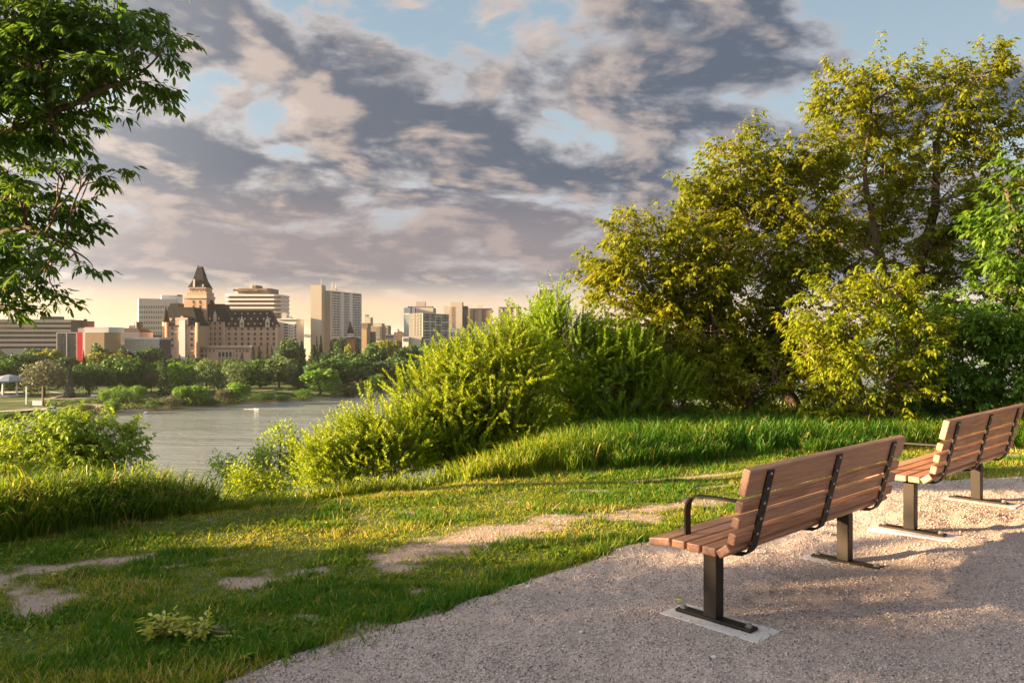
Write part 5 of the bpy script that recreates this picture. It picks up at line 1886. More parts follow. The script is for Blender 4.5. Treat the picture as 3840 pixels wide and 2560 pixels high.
mb = MB(); f.blk(mb, 1912, 1968, 208, 216, .3, -3.8); mb.build('antenna_arm', M['redbrick'], r)
# --- low white buildings behind the bushes
f = Face(Z4, 685, 1000, 640)
r = bld('low_building', 'long white flat roofed building below the pale tower', f, 800)
mb = MB(); f.blk(mb, 688, 980, 826, None, 16, -.5); mb.build('wall', M['brown'], r)
mb = MB(); f.blk(mb, 688, 893, 772, 826, 16, .5); mb.build('white_fascia', M['white2'], r)
mb = MB(); f.blk(mb, 893, 975, 778, 826, 15, 0); mb.build('glass_bay', M['glass_teal'], r)
for k in range(8):
    mb = MB(); f.blk(mb, 695 + k * 34, 712 + k * 34, 832, 900, .2, .2); mb.build('pier', M['white2'], r)
f = Face(Z4, 990, 1260, 660)
r = bld('low_building', 'white walk up flats half hidden by the bushes', f, 1120)
mb = MB(); f.blk(mb, 994, 1262, 722, None, 16); mb.build('wall', M['white2'], r)
mb = MB(); f.blk(mb, 990, 1266, 714, 723, 17, .8); mb.build('roof_edge', M['greyw'], r)
mb = MB(); f.blk(mb, 1030, 1090, 690, 714, 8, -4); mb.build('roof_house', M['beige'], r)
windows(f, r, (1020, 1060, 1110, 1165, 1215), (745, 770, 797, 825), 20, 14, (M['glass'], M['white2']))
f = Face(Z4, 1225, 1340, 700)
r = bld('low_building', 'pale blue roofed house block beside the white tower', f, 1280)
mb = MB(); f.blk(mb, 1225, 1340, 690, None, 15); mb.build('wall', M['white2'], r)
mb = MB(); f.blk(mb, 1222, 1343, 655, 690, 16, .5, 0, 1.5); mb.build('roof', M['bluer'], r)
f = Face(Z4, 1595, 1680, 720)
r = bld('low_building', 'dark flat roofed block right of the white tower', f, 1640)
mb = MB(); f.blk(mb, 1598, 1675, 680, None, 15); mb.build('wall', M['darkw'], r)
mb = MB(); f.blk(mb, 1594, 1679, 674, 681, 15, .5); mb.build('parapet', M['greyw'], r)

# ------------------------------------------------------------------ far bank: trees
M['far_green'] = leaf_mat('far_green', (0.040, 0.105, 0.024), (0.080, 0.165, 0.036), None, .25, .6, .15)
M['far_dark'] = leaf_mat('far_dark', (0.026, 0.070, 0.026), (0.052, 0.110, 0.036), None, .2, .6, .15)
M['far_pale'] = leaf_mat('far_pale', (0.070, 0.125, 0.048), (0.115, 0.180, 0.070), None, .25, .6, .15)
M['far_grey'] = leaf_mat('far_grey', (0.095, 0.110, 0.075), (0.145, 0.160, 0.110), None, .2, .7, .1)
M['far_bright'] = leaf_mat('far_bright', (0.085, 0.200, 0.024), (0.150, 0.290, 0.038), None, .3, .6, .15)
M['far_yellow'] = leaf_mat('far_yellow', (0.13, 0.165, 0.03), (0.20, 0.22, 0.035), None, .3, .6, .15)  # yellow leaf; sunlight on some far crowns is put into this colour
M['far_spruce'] = leaf_mat('far_spruce', (0.024, 0.048, 0.028), (0.044, 0.074, 0.040), None, .1, .7, .1)
M['far_blue'] = leaf_mat('far_blue', (0.060, 0.085, 0.085), (0.105, 0.135, 0.135), None, .1, .7, .1)


def far_crown(seed, kind):
    """unit crown: z 0..1, radius about .5"""
    rng = np.random.default_rng(seed)
    Q = []
    if kind == 'spruce':
        n = 1500
        for k in range(n):
            z = rng.random() ** 1.35
            r = .5 * (1 - z) ** .85 * (.72 + .28 * math.sin(z * 60 + rng.normal(0, .6))) * (.45 + .55 * rng.random() ** .4) + .012
            a = rng.uniform(0, 6.283)
            p = np.array((math.cos(a) * r, math.sin(a) * r, .03 + z * .96 - .06 * r))
            d = np.array((math.cos(a), math.sin(a), -.35)) + rng.normal(0, .35, 3)
            s = unit(np.cross(d, UP + rng.normal(0, .5, 3)))
            l = .055 + .06 * rng.random() * (1 - z); w = .030
            d = unit(d)
            Q.append((p - s * w, p + d * l * .2 + s * w, p + d * l + s * w * .3, p + d * l * .8 - s * w))
    else:
        lobes = []
        nl = 9 if kind == 'round' else 12
        for k in range(nl):
            a = k * 2.4 + rng.normal(0, .3); h = rng.uniform(.24, .80)
            rr = .30 * math.sqrt(max(.05, 1 - abs(h - .5) * 1.5))
            lobes.append((np.array((math.cos(a) * rr, math.sin(a) * rr, h)), rng.uniform(.16, .25)))
        lobes.append((np.array((0, 0, .80)), .21)); lobes.append((np.array((0, 0, .45)), .33))
        n = 2500 if kind == 'round' else 2000
        for k in range(n):
            c, lr = lobes[rng.integers(len(lobes))]
            d = unit(rng.normal(0, 1, 3))
            p = c + d * lr * (.62 + .42 * rng.random())
            if p[2] < .08:
                continue
            nn = unit(d + rng.normal(0, .7, 3))
            s = unit(np.cross(nn, rng.normal(0, 1, 3))); t = np.cross(nn, s)
            w = rng.uniform(.018, .036) * (1 if kind == 'round' else .75)
            if kind == 'weeping':
                t = unit(t * .4 - UP); w *= .8
                Q.append((p - s * w, p + s * w, p + s * w * .6 + t * w * 3.2, p - s * w * .6 + t * w * 3.2))
            else:
                Q.append((p - s * w - t * w * .7, p + s * w * .9 - t * w, p + s * w * .7 + t * w, p - s * w + t * w * .8))
    Q = np.array(Q)
    tint = np.clip(rng.normal(.5, .2, len(Q)) , 0, 1)
    return Q, tint


CROWN = {}
for kind in ('round', 'loose', 'weeping', 'spruce'):
    for v in range(4):
        CROWN[(kind, v)] = far_crown(500 + v * 7 + len(kind), kind)
CM = {}


def crown_mesh(kind, v, mat):
    key = (kind, v, mat.name)
    if key not in CM:
        q, t = CROWN[(kind, v)]
        CM[key] = quads_mesh('crown', q, t, [mat])
    return CM[key]


def trunk_unit():
    mb = MB()
    mb.tube([(0, 0, -.02), (.005, 0, .2), (-.004, .004, .42), (.0, 0, .6)], [.030, .024, .018, .008], 6)
    for k in range(5):
        a = k * 1.3
        mb.tube([(0, 0, .22 + .05 * k), (math.cos(a) * .12, math.sin(a) * .12, .42 + .05 * k), (math.cos(a) * .24, math.sin(a) * .24, .6 + .03 * k)], [.014, .010, .004], 4)
    return mb.mesh('trunk', M['bark_far'], smooth_shade=True)


def trunk_spruce():
    return MB().tube([(0, 0, -.02), (0, 0, .4), (0, 0, .97)], [.022, .015, .003], 6).mesh('trunk', M['bark_far'], smooth_shade=True)


TR_U, TR_S = trunk_unit(), trunk_spruce()
NT = [0]


def far_tree(sx, ytop, hw, kind, mat, label, base=None, depth=None, group='park trees on the far bank', name=None, cat='tree'):
    """sx, ytop, half width and base are where the tree shows in the photograph (source pixels)"""
    NT[0] += 1
    k = NT[0]
    if depth is None:
        depth = hit(sx / 3.75, base / 3.75)
    x = (sx / 3.75 - 512) / FPX * depth
    z0 = float(gz(x, depth)) - .1
    z1 = CAMH - (ytop / 3.75 - HOR) / FPX * depth
    H = max(z1 - z0, 1.2)
    W = 2 * hw / 3.75 / FPX * depth
    nm = name or ('spruce_tree' if kind == 'spruce' else 'park_tree')
    r = thing(nm, label, cat, (x, depth, z0), R.uniform(0, 6.28), group)
    ch = link('crown', crown_mesh(kind, k % 4, M[mat]), r)
    sxy = W / (.92 if kind == 'spruce' else .96) * (1.0 if kind == 'spruce' else 1.38)
    ch.scale = (sxy, sxy, H / (1.0 if kind == 'spruce' else .98))
    tr = link('trunk', TR_S if kind == 'spruce' else TR_U, r)
    tr.scale = (max(sxy, H * .35), max(sxy, H * .35), H)
    return r


FT = [
    # front of the park, from left to right
    (40, 1345, 48, 'round', 'far_green', 'broad green tree behind the white bandstand', 1478, None),
    (-40, 1340, 50, 'round', 'far_green', 'green tree cut by the left edge beside the bandstand', 1478, None),
    (167, 1348, 62, 'loose', 'far_grey', 'greyish thinly leaved elm right of the bandstand', 1486, None),
    (260, 1366, 20, 'spruce', 'far_blue', 'blue spruce standing alone on the left lawn', 1488, None),
    (335, 1352, 56, 'weeping', 'far_dark', 'dark drooping tree right of the left blue spruce', 1478, None),
    (449, 1336, 56, 'round', 'far_green', 'full green tree below the white finned pavilion', 1470, None),
    (515, 1342, 46, 'round', 'far_green', 'green tree left of the small grey tree before the hotel', 1470, None),
    (567, 1386, 28, 'loose', 'far_grey', 'small grey tree left of the dark spruce before the hotel turret', 1472, None),
    (615, 1335, 25, 'spruce', 'far_dark', 'large dark spruce before the hotel turret', 1482, None),
    (677, 1355, 40, 'round', 'far_bright', 'fresh green tree before the left wing of the hotel', 1470, None),
    (773, 1342, 57, 'weeping', 'far_pale', 'pale green willow before the hotel podium', 1468, None),
    (849, 1368, 18, 'spruce', 'far_blue', 'blue spruce among the trees before the hotel podium', 1454, None),
    (890, 1352, 44, 'weeping', 'far_pale', 'grey green tree right of the blue spruce before the podium', 1456, None),
    (975, 1344, 54, 'round', 'far_green', 'deep green round tree before the right wing of the hotel', 1452, None),
    (1046, 1330, 52, 'loose', 'far_pale', 'pale feathery tree before the right end of the hotel', 1452, None),
    (1123, 1332, 25, 'spruce', 'far_dark', 'tall dark spruce right of the pale feathery tree', 1452, None),
    (1247, 1344, 44, 'round', 'far_green', 'round green tree behind the bright shore willow', 1446, None),
    (1186, 1357, 32, 'round', 'far_green', 'smaller green tree left of the bright shore willow top', 1446, None),
    (1343, 1338, 47, 'round', 'far_green', 'round green tree right of the bright shore willow', 1442, None),
    (1428, 1349, 46, 'loose', 'far_dark', 'blue green tree at the right end of the open park', 1436, None),
    (1500, 1340, 46, 'round', 'far_green', 'green park tree partly behind the golden willow shoots', 1430, None),
    (1580, 1345, 48, 'round', 'far_dark', 'dark park tree behind the golden willow shoots', 1428, None),
    (1660, 1335, 48, 'round', 'far_green', 'green park tree behind the middle of the golden willow', 1425, None),
    # second rank
    (180, 1310, 45, 'round', 'far_yellow', 'yellowish tree under the banded office block', None, 360),
    (100, 1325, 50, 'round', 'far_green', 'green tree under the left part of the banded office', None, 350),
    (250, 1335, 50, 'round', 'far_dark', 'dark tree behind the left blue spruce', None, 345),
    (362, 1290, 36, 'round', 'far_green', 'green tree rising before the tan hall', None, 375),
    (314, 1310, 9, 'spruce', 'far_spruce', 'slim dark spruce below the red panel', None, 350),
    (376, 1322, 40, 'round', 'far_yellow', 'sunlit yellow tree below the tan hall', None, 355),
    (442, 1322, 40, 'round', 'far_yellow', 'sunlit yellow tree below the grey hall', None, 357),
    (458, 1302, 32, 'round', 'far_dark', 'dark tree top before the finned pavilion', None, 380),
    (561, 1303, 40, 'round', 'far_green', 'green tree top left of the hotel turret', None, 390),
    (515, 1318, 36, 'round', 'far_dark', 'dark tree behind the yellow trees near the pavilion', None, 385),
    (20, 1330, 46, 'round', 'far_dark', 'dark tree behind the bandstand tree', None, 340),
    (674, 1326, 10, 'spruce', 'far_spruce', 'narrow dark spruce at the foot of the hotel stair strip', None, 440),
    (706, 1330, 19, 'spruce', 'far_spruce', 'bushy dark spruce under the left wing of the hotel', None, 440),
    (907, 1320, 17, 'spruce', 'far_spruce', 'squat spruce below the hotel podium', None, 445),
    (948, 1294, 16, 'spruce', 'far_spruce', 'left one of two tall spruces before the hotel right wing', None, 450),
    (972, 1294, 14, 'spruce', 'far_spruce', 'right one of two tall spruces before the hotel right wing', None, 452),
    (1002, 1290, 11, 'spruce', 'far_spruce', 'slim spruce left of the hotel right corner', None, 455),
    (1019, 1296, 10, 'spruce', 'far_spruce', 'slimmer spruce nearest the hotel right corner', None, 457),
    (1094, 1267, 40, 'round', 'far_dark', 'big dark tree right of the hotel', None, 430),
    (1132, 1276, 20, 'spruce', 'far_spruce', 'dark spruce beside the big tree right of the hotel', None, 425),
    (1060, 1300, 30, 'round', 'far_dark', 'dark tree tucked against the hotel right corner', None, 420),
    (1188, 1257, 9, 'spruce', 'far_spruce', 'thin spruce tip left of the slab tower', None, 440),
    (1203, 1257, 14, 'spruce', 'far_spruce', 'taller spruce at the foot of the slab tower', None, 435),
    (1176, 1290, 34, 'spruce', 'far_dark', 'broad dark spruce below the gabled building', None, 400),
    (1241, 1273, 17, 'spruce', 'far_spruce', 'spruce before the slab tower end wall', None, 440),
    (1276, 1262, 23, 'loose', 'far_dark', 'tall dark tree before the slab tower', None, 450),
    (1308, 1290, 16, 'round', 'far_yellow', 'small yellow tree below the church', None, 430),
    (1339, 1263, 21, 'spruce', 'far_spruce', 'dark spruce right of the church', None, 440),
    (1389, 1271, 12, 'spruce', 'far_spruce', 'small spruce below the dark box building', None, 450),
    (1450, 1275, 46, 'round', 'far_yellow', 'olive tree row below the brown apartment block', None, 480),
    (1456, 1272, 8, 'spruce', 'far_spruce', 'tiny spruce tip before the olive trees', None, 470),
    (1400, 1288, 46, 'round', 'far_green', 'green tree below the middle distance apartments', None, 400),
    (1255, 1315, 42, 'round', 'far_dark', 'dark green tree behind the shore willow and its neighbour', None, 385),
    (1315, 1326, 46, 'round', 'far_green', 'green tree in the second rank below the church', None, 380),
    (1545, 1288, 30, 'round', 'far_dark', 'dark tree below the balcony apartment', None, 440),
    (1584, 1262, 18, 'spruce', 'far_spruce', 'spruce before the balcony apartment', None, 460),
    (1515, 1302, 36, 'round', 'far_dark', 'dark tree left of the spruce at the balcony apartment', None, 420),
    (1610, 1292, 44, 'round', 'far_green', 'green tree under the balcony apartment', None, 420),
    (1690, 1290, 46, 'round', 'far_dark', 'dark tree below the white flat roofed building', None, 430),
    (1770, 1290, 46, 'round', 'far_green', 'green tree behind the tip of the golden willow', None, 430),
    (1850, 1285, 46, 'round', 'far_dark', 'dark tree below the walk up flats', None, 440),
]
for t_ in FT:
    far_tree(t_[0], t_[1], t_[2], t_[3], t_[4], t_[5], t_[6], t_[7])
SB = [
    (398, 1460, 22, 'loose', 'far_bright', 'left one of three bright shore saplings', 1508),
    (456, 1443, 33, 'loose', 'far_bright', 'bright bushy shore sapling in the middle of three', 1510),
    (420, 1496, 22, 'round', 'far_bright', 'low bright bush at the water below the three saplings', 1542),
    (519, 1442, 25, 'loose', 'far_bright', 'right one of three bright shore saplings', 1512),
    (690, 1446, 33, 'round', 'far_bright', 'left one of the paired round shore bushes', 1517),
    (738, 1442, 34, 'round', 'far_bright', 'right one of the paired round shore bushes', 1517),
    (640, 1480, 30, 'loose', 'far_grey', 'grey scrub left of the paired round bushes', 1528),
    (891, 1433, 38, 'round', 'far_bright', 'round bright bush with a grey bush at its left', 1512),
    (845, 1453, 28, 'loose', 'far_grey', 'grey bush leaning on the round bright bush', 1514),
    (987, 1465, 32, 'loose', 'far_green', 'low green bush by the water left of the lamp post', 1502),
    (1136, 1456, 29, 'loose', 'far_bright', 'low bright bush left of the large shore willow', 1498),
    (1201, 1382, 58, 'round', 'far_bright', 'largest bright green willow on the shore', 1480),
    (1252, 1464, 15, 'loose', 'far_bright', 'small bush at the foot of the large shore willow', 1487),
    (1326, 1433, 33, 'loose', 'far_grey', 'grey green scrub right of the large shore willow', 1486),
    (1300, 1450, 24, 'loose', 'far_pale', 'pale scrub between the large willow and the grey scrub', 1486),
    (1416, 1399, 26, 'loose', 'far_bright', 'bright bush near the river bend at the right', 1468),
    (1427, 1435, 16, 'loose', 'far_bright', 'small bright bush at the river bend', 1470),
    (146, 1540, 15, 'loose', 'far_bright', 'small bush left of the pickup truck', 1566),
    (222, 1533, 26, 'loose', 'far_green', 'low bush at the tail of the pickup truck', 1562),
    (20, 1545, 20, 'loose', 'far_bright', 'small bush at the water by the left edge', 1572),
    (580, 1500, 24, 'loose', 'far_green', 'low scrub on the bank right of the three saplings', 1532),
    (790, 1490, 26, 'loose', 'far_green', 'low scrub right of the paired round bushes', 1518),
    (1060, 1478, 22, 'loose', 'far_green', 'low scrub right of the lamp post', 1500),
    (320, 1515, 26, 'loose', 'far_pale', 'pale dry scrub on the bank left of the saplings', 1545),
]
for t_ in SB:
    far_tree(t_[0], t_[1], t_[2], t_[3], t_[4], t_[5], t_[6], None, 'bushes along the far shore', 'shore_bush', 'bush')


def shore_scrub():
    """low growth nobody could count along the far shore"""
    N = 42000
    t = RN.random(N) * 330 - 40; v = .8 + 26 * RN.random(N) ** 1.3
    x = -140 + .6 * t - .8 * v; y = 218 + .8 * t + .6 * v
    k = (far_v(x, y) > .9) & (fnoise(x * .12, y * .12, 210, 3) > .47 - .1 * (v < 6)) & (x / y < .1) & (x / y > -.68)
    x, y, v = x[k], y[k], v[k]; n = len(x)
    z = gz(x, y)
    h = (.25 + .75 * RN.random(n)) * (.6 + 1.1 * fnoise(x * .2, y * .2, 214, 2))
    s = .16 + .22 * RN.random(n)
    a = RN.random(n) * 6.283
    p = np.stack([x, y, z + h * RN.random(n)], -1)
    d1 = np.stack([np.cos(a), np.sin(a), RN.normal(0, .4, n)], -1) * s[:, None]
    d2 = np.stack([-np.sin(a) * .4, np.cos(a) * .4, np.ones(n)], -1) * (s * .8)[:, None]
    Q = np.stack([p - d1, p + d2 * .6 - d1 * .2, p + d1, p - d2 * .7], 1)
    me = quads_mesh('shore_scrub', Q, np.clip(RN.normal(.5, .25, n), 0, 1), [M['far_shore']])
    link('shore_scrub', me, kind='stuff', label='low grass and scrub along the far river bank', cat='scrub')


M['far_shore'] = leaf_mat('far_shore', (0.045, 0.095, 0.026), (0.095, 0.145, 0.042), (0.22, 0.20, 0.11), .2, .7, .1)
shore_scrub()


def far_wood():
    """woods continuing up river and behind the park, read as one mass"""
    Qs = []; Ts = []
    rng = np.random.default_rng(77)
    spots = []
    for k in range(70):
        spots.append((rng.uniform(-330, -215), rng.uniform(190, 420), rng.uniform(9, 15)))
    for k in range(150):
        px = rng.uniform(-20, 480); Yd = rng.uniform(318, 430)
        spots.append(((px - 512) / FPX * Yd, Yd, rng.uniform(6, 9.5)))
    for k in range(110):
        px = rng.uniform(470, 1060); Yd = 640 + (px - 470) * 1.0 + rng.uniform(0, 60)
        spots.append(((px - 512) / FPX * Yd, Yd + 60, rng.uniform(13, 20)))
    for (x, y, h) in spots:
        if far_v(np.array(x), np.array(y)) < 20:
            continue
        q, t = CROWN[('round', rng.integers(4))]
        w = h * rng.uniform(.8, 1.1)
        Qs.append(q * np.array((w, w, h)) + np.array((x, y, float(gz(x, y)) - .6))); Ts.append(t)
    link('far_wood', quads_mesh('far_wood', np.concatenate(Qs), np.concatenate(Ts), [M['far_green']]), kind='stuff', label='green mass of woods behind the park trees', cat='wood')


far_wood()
# blue spruce on the near bank, half hidden by the golden willow
far_tree(1475, 1425, 30, 'spruce', 'far_blue', 'blue spruce on the near bank half hidden by the golden willow', None, 46, 'spruces on the near bank')

# ------------------------------------------------------------------ far bank: small things
def on_far(sx, sy):
    Yd = hit(sx / 3.75, sy / 3.75)
    x = (sx / 3.75 - 512) / FPX * Yd
    return np.array((x, Yd, float(gz(x, Yd))))


M['pavement'] = plain('far_pavement', (0.26, 0.24, 0.22), .9, .1, .5)
M['carwhite'] = plain('car_paint', (0.72, 0.73, 0.75), .3, .03, 1, spec=.5)
M['rubber'] = plain('tyre_rubber', (0.02, 0.02, 0.02), .8, .1, 3)
M['lampglow'] = plain('lamp_globe', (0.75, 0.75, 0.72), .3, .03, 2)


def strip(name, pts, w, lift=.06, mat='pavement'):
    """a path following the ground"""
    P3 = []
    for a, b in zip(pts[:-1], pts[1:]):
        for k in range(10):
            P3.append(np.array(a) + (np.array(b) - np.array(a)) * k / 10)
    P3.append(np.array(pts[-1]))
    L = []
    for k, p in enumerate(P3):
        d = unit(np.append(P3[min(k + 1, len(P3) - 1)] - P3[max(k - 1, 0)], 0))
        s = np.array((-d[1], d[0])) * w / 2
        row = []
        for j in (-1, 0, 1):
            q = p[:2] + s * j
            row.append((q[0], q[1], float(gz(q[0], q[1]))))
        zz = max(r_[2] for r_ in row) + lift
        L.append([(r_[0], r_[1], zz) for r_ in row])
    mb = MB()
    for a, b in zip(L[:-1], L[1:]):
        for j in (0, 1):
            mb.poly([a[j], a[j + 1], b[j + 1], b[j]])
    mb.build(name, M[mat], kind='structure')


strip('river_path', [on_far(sx, sy)[:2] for sx, sy in ((-40, 1506), (140, 1500), (300, 1492), (480, 1486), (640, 1480), (820, 1472), (1044, 1460), (1200, 1448), (1330, 1436), (1450, 1426))], 2.6)
strip('park_path', [on_far(sx, sy)[:2] for sx, sy in ((90, 1465), (180, 1466), (245, 1476), (190, 1494), (120, 1500))], 2.2, .10)
strip('boat_ramp_road', [on_far(sx, sy)[:2] for sx, sy in ((-40, 1548), (90, 1541), (160, 1537), (260, 1528))], 5.0, .14)

# pickup truck
p = on_far(190, 1548)
r = thing('pickup_truck', 'white pickup truck parked on the gravel ramp by the water', 'truck', tuple(p + np.array((0, 0, .15))), math.radians(8))
mb = MB()
prof = [(-2.6, .45), (2.6, .45), (2.65, .95), (1.4, 1.05), (.95, 1.72), (-.45, 1.75), (-.75, 1.10), (-2.6, 1.10)]
mb.ring([[(x, -.95, z) for x, z in prof], [(x, .95, z) for x, z in prof]])
link('body', mb.mesh('body', M['carwhite']), r)
link('side_window', MB().ring([[(x, -.97, z) for x, z in ((-.4, 1.12), (1.15, 1.12), (.85, 1.62), (-.4, 1.65))], [(x, -.955, z) for x, z in ((-.4, 1.12), (1.15, 1.12), (.85, 1.62), (-.4, 1.65))]]).mesh('side_window', M['glass']), r)
link('windscreen', MB().hexa([(1.40, -.8, 1.1), (1.43, -.8, 1.1), (1.43, .8, 1.1), (1.40, .8, 1.1), (1.0, -.75, 1.66), (1.03, -.75, 1.66), (1.03, .75, 1.66), (1.0, .75, 1.66)]).mesh('windscreen', M['glass']), r)
wheel = MB().ring([[(math.cos(.5236 * k) * q, yy, math.sin(.5236 * k) * q) for k in range(12)] for q, yy in ((.36, -.13), (.40, -.08), (.40, .08), (.36, .13))]).mesh('wheel', M['rubber'])
for x, y in ((-1.7, -.92), (1.75, -.92), (-1.7, .92), (1.75, .92)):
    link('wheel', wheel, r, (x, y, .38))

# bandstand
p = on_far(36, 1484)
r = thing('bandstand', 'white columned bandstand at the far left of the park', 'bandstand', tuple(p))
link('platform', MB().ring([circ(0, 0, 6.0, 0, 12), circ(0, 0, 6.0, .8, 12)]).mesh('platform', M['white2']), r)
for k in range(8):
    a = k * .785 + .2
    link('column', MB().ring([circ(math.cos(a) * 5.2, math.sin(a) * 5.2, .38, .8, 8), circ(math.cos(a) * 5.2, math.sin(a) * 5.2, .32, 5.0, 8)]).mesh('column', M['white2']), r)
link('roof', MB().ring([circ(0, 0, 6.2, 5.0, 12), circ(0, 0, 6.2, 5.5, 12), circ(0, 0, 3.2, 6.9, 12), circ(0, 0, .4, 7.5, 12)]).mesh('roof', M['bluer']), r)
link('railing', MB().ring([circ(0, 0, 5.5, 1.3, 12), circ(0, 0, 5.5, 1.5, 12)]).mesh('railing', M['white2']), r)

# lamp posts
for sx, sy, h, lab in ((1033, 1458, 5.2, 'lamp post right of the low green shore bush'), (754, 1462, 4.6, 'lamp post between the willow and the hotel trees'), (940, 1452, 4.6, 'lamp post under the deep green round tree'), (180, 1486, 4.2, 'lamp post beside the grey elm')):
    p = on_far(sx, sy)
    r = thing('lamp_post', lab, 'lamp post', tuple(p), 0, 'park lamp posts')
    link('pole', MB().tube([(0, 0, 0), (0, 0, .8), (0, 0, h)], [.14, .09, .07], 8).mesh('pole', M['metal']), r)
    link('globe', MB().ring([circ(0, 0, q, h + z, 8) for q, z in ((.12, 0), (.30, .15), (.32, .4), (.12, .62))]).mesh('globe', M['lampglow'], smooth_shade=True), r)
# posts and a notice board near the ramp
p = on_far(100, 1515)
r = thing('banner_post', 'pale green post by the river path at the left', 'post', tuple(p))
link('pole', MB().tube([(0, 0, 0), (0, 0, 5.2)], [.22, .2], 8).mesh('pole', M['awn']), r)
link('cap', MB().ring([circ(0, 0, .3, 5.2, 8), circ(0, 0, .3, 5.45, 8)]).mesh('cap', M['awn']), r)
p = on_far(161, 1522)
r = thing('timber_post', 'dark timber post beside the notice board', 'post', tuple(p))
link('pole', MB().tube([(0, 0, 0), (0, 0, 6.0)], [.28, .25], 8).mesh('pole', M['brown']), r)
link('cap', MB().ring([circ(0, 0, .36, 6.0, 8), circ(0, 0, .1, 6.3, 8)]).mesh('cap', M['brown']), r)
p = on_far(139, 1524)
r = thing('notice_board', 'pale grey blank looking board by the boat ramp', 'sign', tuple(p))
link('panel', MB().box(-1.45, 1.45, -.06, .06, .5, 1.9).mesh('panel', M['white']), r)
for x in (-1.2, 1.2):
    link('post', MB().box(x - .07, x + .07, .062, .18, 0, 2.0).mesh('post', M['metal']), r)
# park benches as pale spots
for sx, sy, lab in ((498, 1481, 'pale bench on the river path left of the dark spruce'), (635, 1476, 'pale bench on the river path right of the dark spruce'), (352, 1488, 'grey bench on the river path right of the left blue spruce')):
    p = on_far(sx, sy)
    r = thing('path_bench', lab, 'bench', tuple(p), 0, 'benches along the far river path')
    link('seat', MB().box(-1.1, 1.1, -.25, .25, .42, .5).mesh('seat', M['white']), r)
    link('backrest', MB().box(-1.1, 1.1, .2, .27, .5, .95).mesh('backrest', M['white']), r)
    for x in (-.9, .9):
        link('leg', MB().box(x - .05, x + .05, -.2, .2, 0, .42).mesh('leg', M['metal']), r)

M['cloth_dark'] = plain('dark_cloth', (0.03, 0.035, 0.05), .9, .1, 5)
M['cloth_white'] = plain('white_cloth', (0.7, 0.7, 0.7), .9, .1, 5)
M['cloth_red'] = plain('red_cloth', (0.45, 0.05, 0.05), .9, .1, 5)
M['skin'] = plain('skin', (0.42, 0.25, 0.18), .6, .05, 5)


def person(pos, rz, shirt, label):
    r = thing('person', label, 'person', tuple(pos), rz, 'people walking on the far river path')
    me = bpy.data.meshes.new('body')
    v = [(0, 0, .93), (0, 0, 1.15), (0, 0, 1.38), (0, .01, 1.52), (0, .03, 1.66), (.11, 0, .88), (.12, .12, .50), (.12, .05, .08), (.12, .2, .04), (-.11, 0, .88), (-.12, -.05, .50), (-.12, -.22, .10), (-.12, -.10, .04),
         (.19, 0, 1.40), (.24, -.10, 1.14), (.24, .02, .92), (-.19, 0, 1.40), (-.24, .10, 1.14), (-.24, .20, .94)]
    e = [(0, 1), (1, 2), (2, 3), (3, 4), (0, 5), (5, 6), (6, 7), (7, 8), (0, 9), (9, 10), (10, 11), (11, 12), (2, 13), (13, 14), (14, 15), (2, 16), (16, 17), (17, 18)]
    me.from_pydata(v, e, [])
    rad = [.15, .13, .15, .06, .105, .10, .07, .05, .045, .10, .07, .05, .045, .065, .05, .035, .065, .05, .035]
    o = link('body', me, r)
    me.materials.append(M[shirt])
    sk = o.modifiers.new('skin', 'SKIN')
    for i, rr in enumerate(rad):
        me.skin_vertices[0].data[i].radius = (rr, rr)
    me.skin_vertices[0].data[0].use_root = True
    ss = o.modifiers.new('sub', 'SUBSURF'); ss.levels = 1; ss.render_levels = 1
    link('hair', MB().ring([circ(0, .02, q, z, 8) for q, z in ((.10, 1.66), (.118, 1.72), (.09, 1.79), (.02, 1.81))]).mesh('hair', M['cloth_dark'], smooth_shade=True), r)


for sx, sy, rz, c, lab in ((1026, 1456, .6, 'cloth_white', 'walker in white near the far lamp post'), (1282, 1440, -.8, 'cloth_white', 'walker in white on the far path right of the large willow'), (1316, 1438, 1.2, 'cloth_red', 'walker in red on the far path furthest to the right')):
    person(on_far(sx, sy), rz, c, lab)

# on the water
M['foam'] = plain('foam', (0.75, 0.76, 0.76), .8, .1, 3)


def on_water(sx, sy):
    Yd = (CAMH - WATER_Z) * FPX / (sy / 3.75 - HOR)
    return np.array(((sx / 3.75 - 512) / FPX * Yd, Yd, WATER_Z))


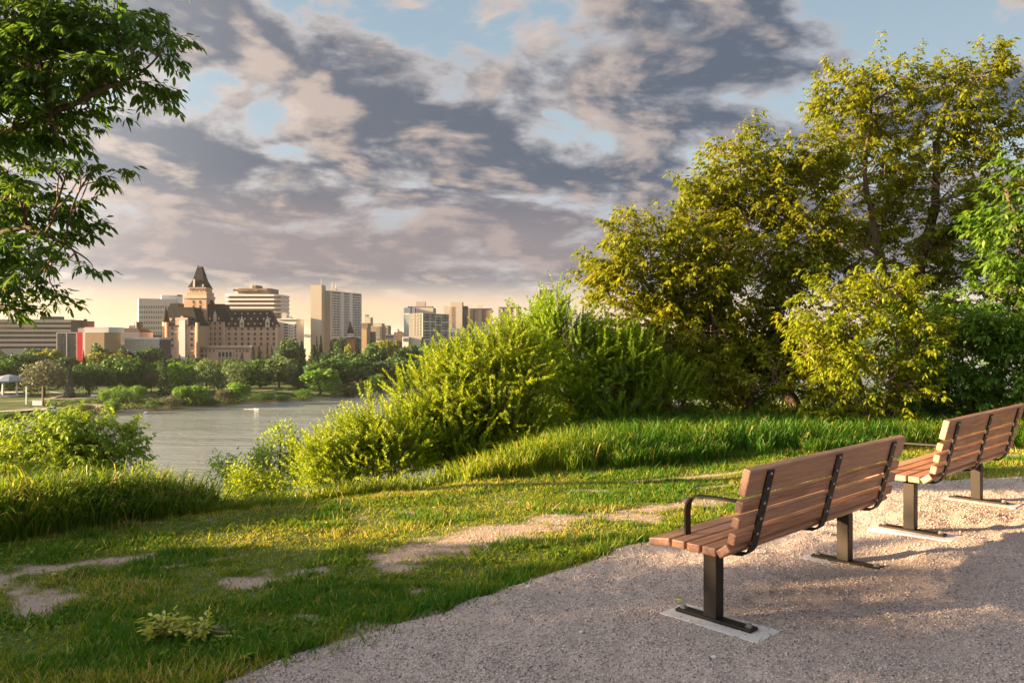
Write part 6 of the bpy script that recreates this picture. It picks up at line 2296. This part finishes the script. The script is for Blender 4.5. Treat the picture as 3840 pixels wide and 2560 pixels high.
p = on_water(964, 1533)
r = thing('motor_boat', 'small white boat throwing spray on the river', 'boat', tuple(p), math.radians(172))
r.scale = (.42, .42, .36)
mb = MB()
mb.ring([[(x, y, z) for x, y, z in ((-1.6, -.55, .0), (1.2, -.5, 0), (2.0, 0, .1), (1.2, .5, 0), (-1.6, .55, 0))], [(x, y, z) for x, y, z in ((-1.7, -.75, .7), (1.3, -.7, .75), (2.5, 0, .95), (1.3, .7, .75), (-1.7, .75, .7))]])
link('hull', mb.mesh('hull', M['carwhite']), r)
link('seat_pod', MB().box(-.9, .3, -.3, .3, .7, 1.1).mesh('seat_pod', M['far_yellow']), r)
link('windscreen', MB().hexa([(.35, -.4, .74), (.42, -.4, .74), (.42, .4, .74), (.35, .4, .74), (.1, -.35, 1.15), (.16, -.35, 1.15), (.16, .35, 1.15), (.1, .35, 1.15)]).mesh('windscreen', M['glass']), r)
mb = MB()
rg = np.random.default_rng(3)
for k in range(70):
    t = rg.random()
    x = 1.5 + 9 * t; y = rg.normal(0, .25 + 1.0 * t); s = rg.uniform(.12, .35)
    mb.ring([circ(x, y, s * 1.6, .01, 6), circ(x, y, s, .10 * (1 - t) + .05, 6)])
link('spray', mb.mesh('spray', M['foam']), r, kind='stuff')
p = on_water(548, 1549)
r = thing('buoy', 'white marker buoy floating near the far shore', 'buoy', tuple(p))
link('float', MB().ring([circ(0, 0, q, z, 10) for q, z in ((.4, -.2), (.75, .1), (.7, .45), (.25, .7))]).mesh('float', M['carwhite'], smooth_shade=True), r)
link('top_mark', MB().ring([circ(0, 0, .12, .68, 6), circ(0, 0, .10, 1.2, 6)]).mesh('top_mark', M['red']), r)
# stones at the left shore
for sx, sy, s, lab in ((32, 1588, .8, 'pale boulder at the waterline by the left edge'), (83, 1584, .5, 'small pale boulder at the waterline right of the first'), (128, 1580, .5, 'small boulder at the waterline below the left bush')):
    p = on_water(sx, sy)
    mb = MB()
    mb.ring([[(math.cos(.785 * k) * s * q * rg.uniform(.8, 1.3), math.sin(.785 * k) * s * q * .7, z * s) for k in range(8)] for q, z in ((.8, -.4), (1, .1), (.75, .45), (.3, .62))])
    link('boulder', mb.mesh('boulder', M['concrete']), None, tuple(p), lab, 'boulder', 'boulders on the far shore')

# ------------------------------------------------------------------ evening air
hm = bpy.data.materials.new('evening_air')
hm.use_nodes = True
ht = hm.node_tree
for n in list(ht.nodes):
    ht.nodes.remove(n)
ho = nd(ht, 'ShaderNodeOutputMaterial')
hv = nd(ht, 'ShaderNodeVolumePrincipled')
hv.inputs['Color'].default_value = (0.86, 0.90, 0.94, 1)
hv.inputs['Density'].default_value = 0.00004
hv.inputs['Anisotropy'].default_value = 0.2
lk(ht, hv.outputs[0], ho.inputs['Volume'])
hz = MB().box(-16000, 16000, -16000, 16000, -26.5, 46).build('haze', hm, kind='stuff', label='thin evening haze over the river and the town', cat='haze')
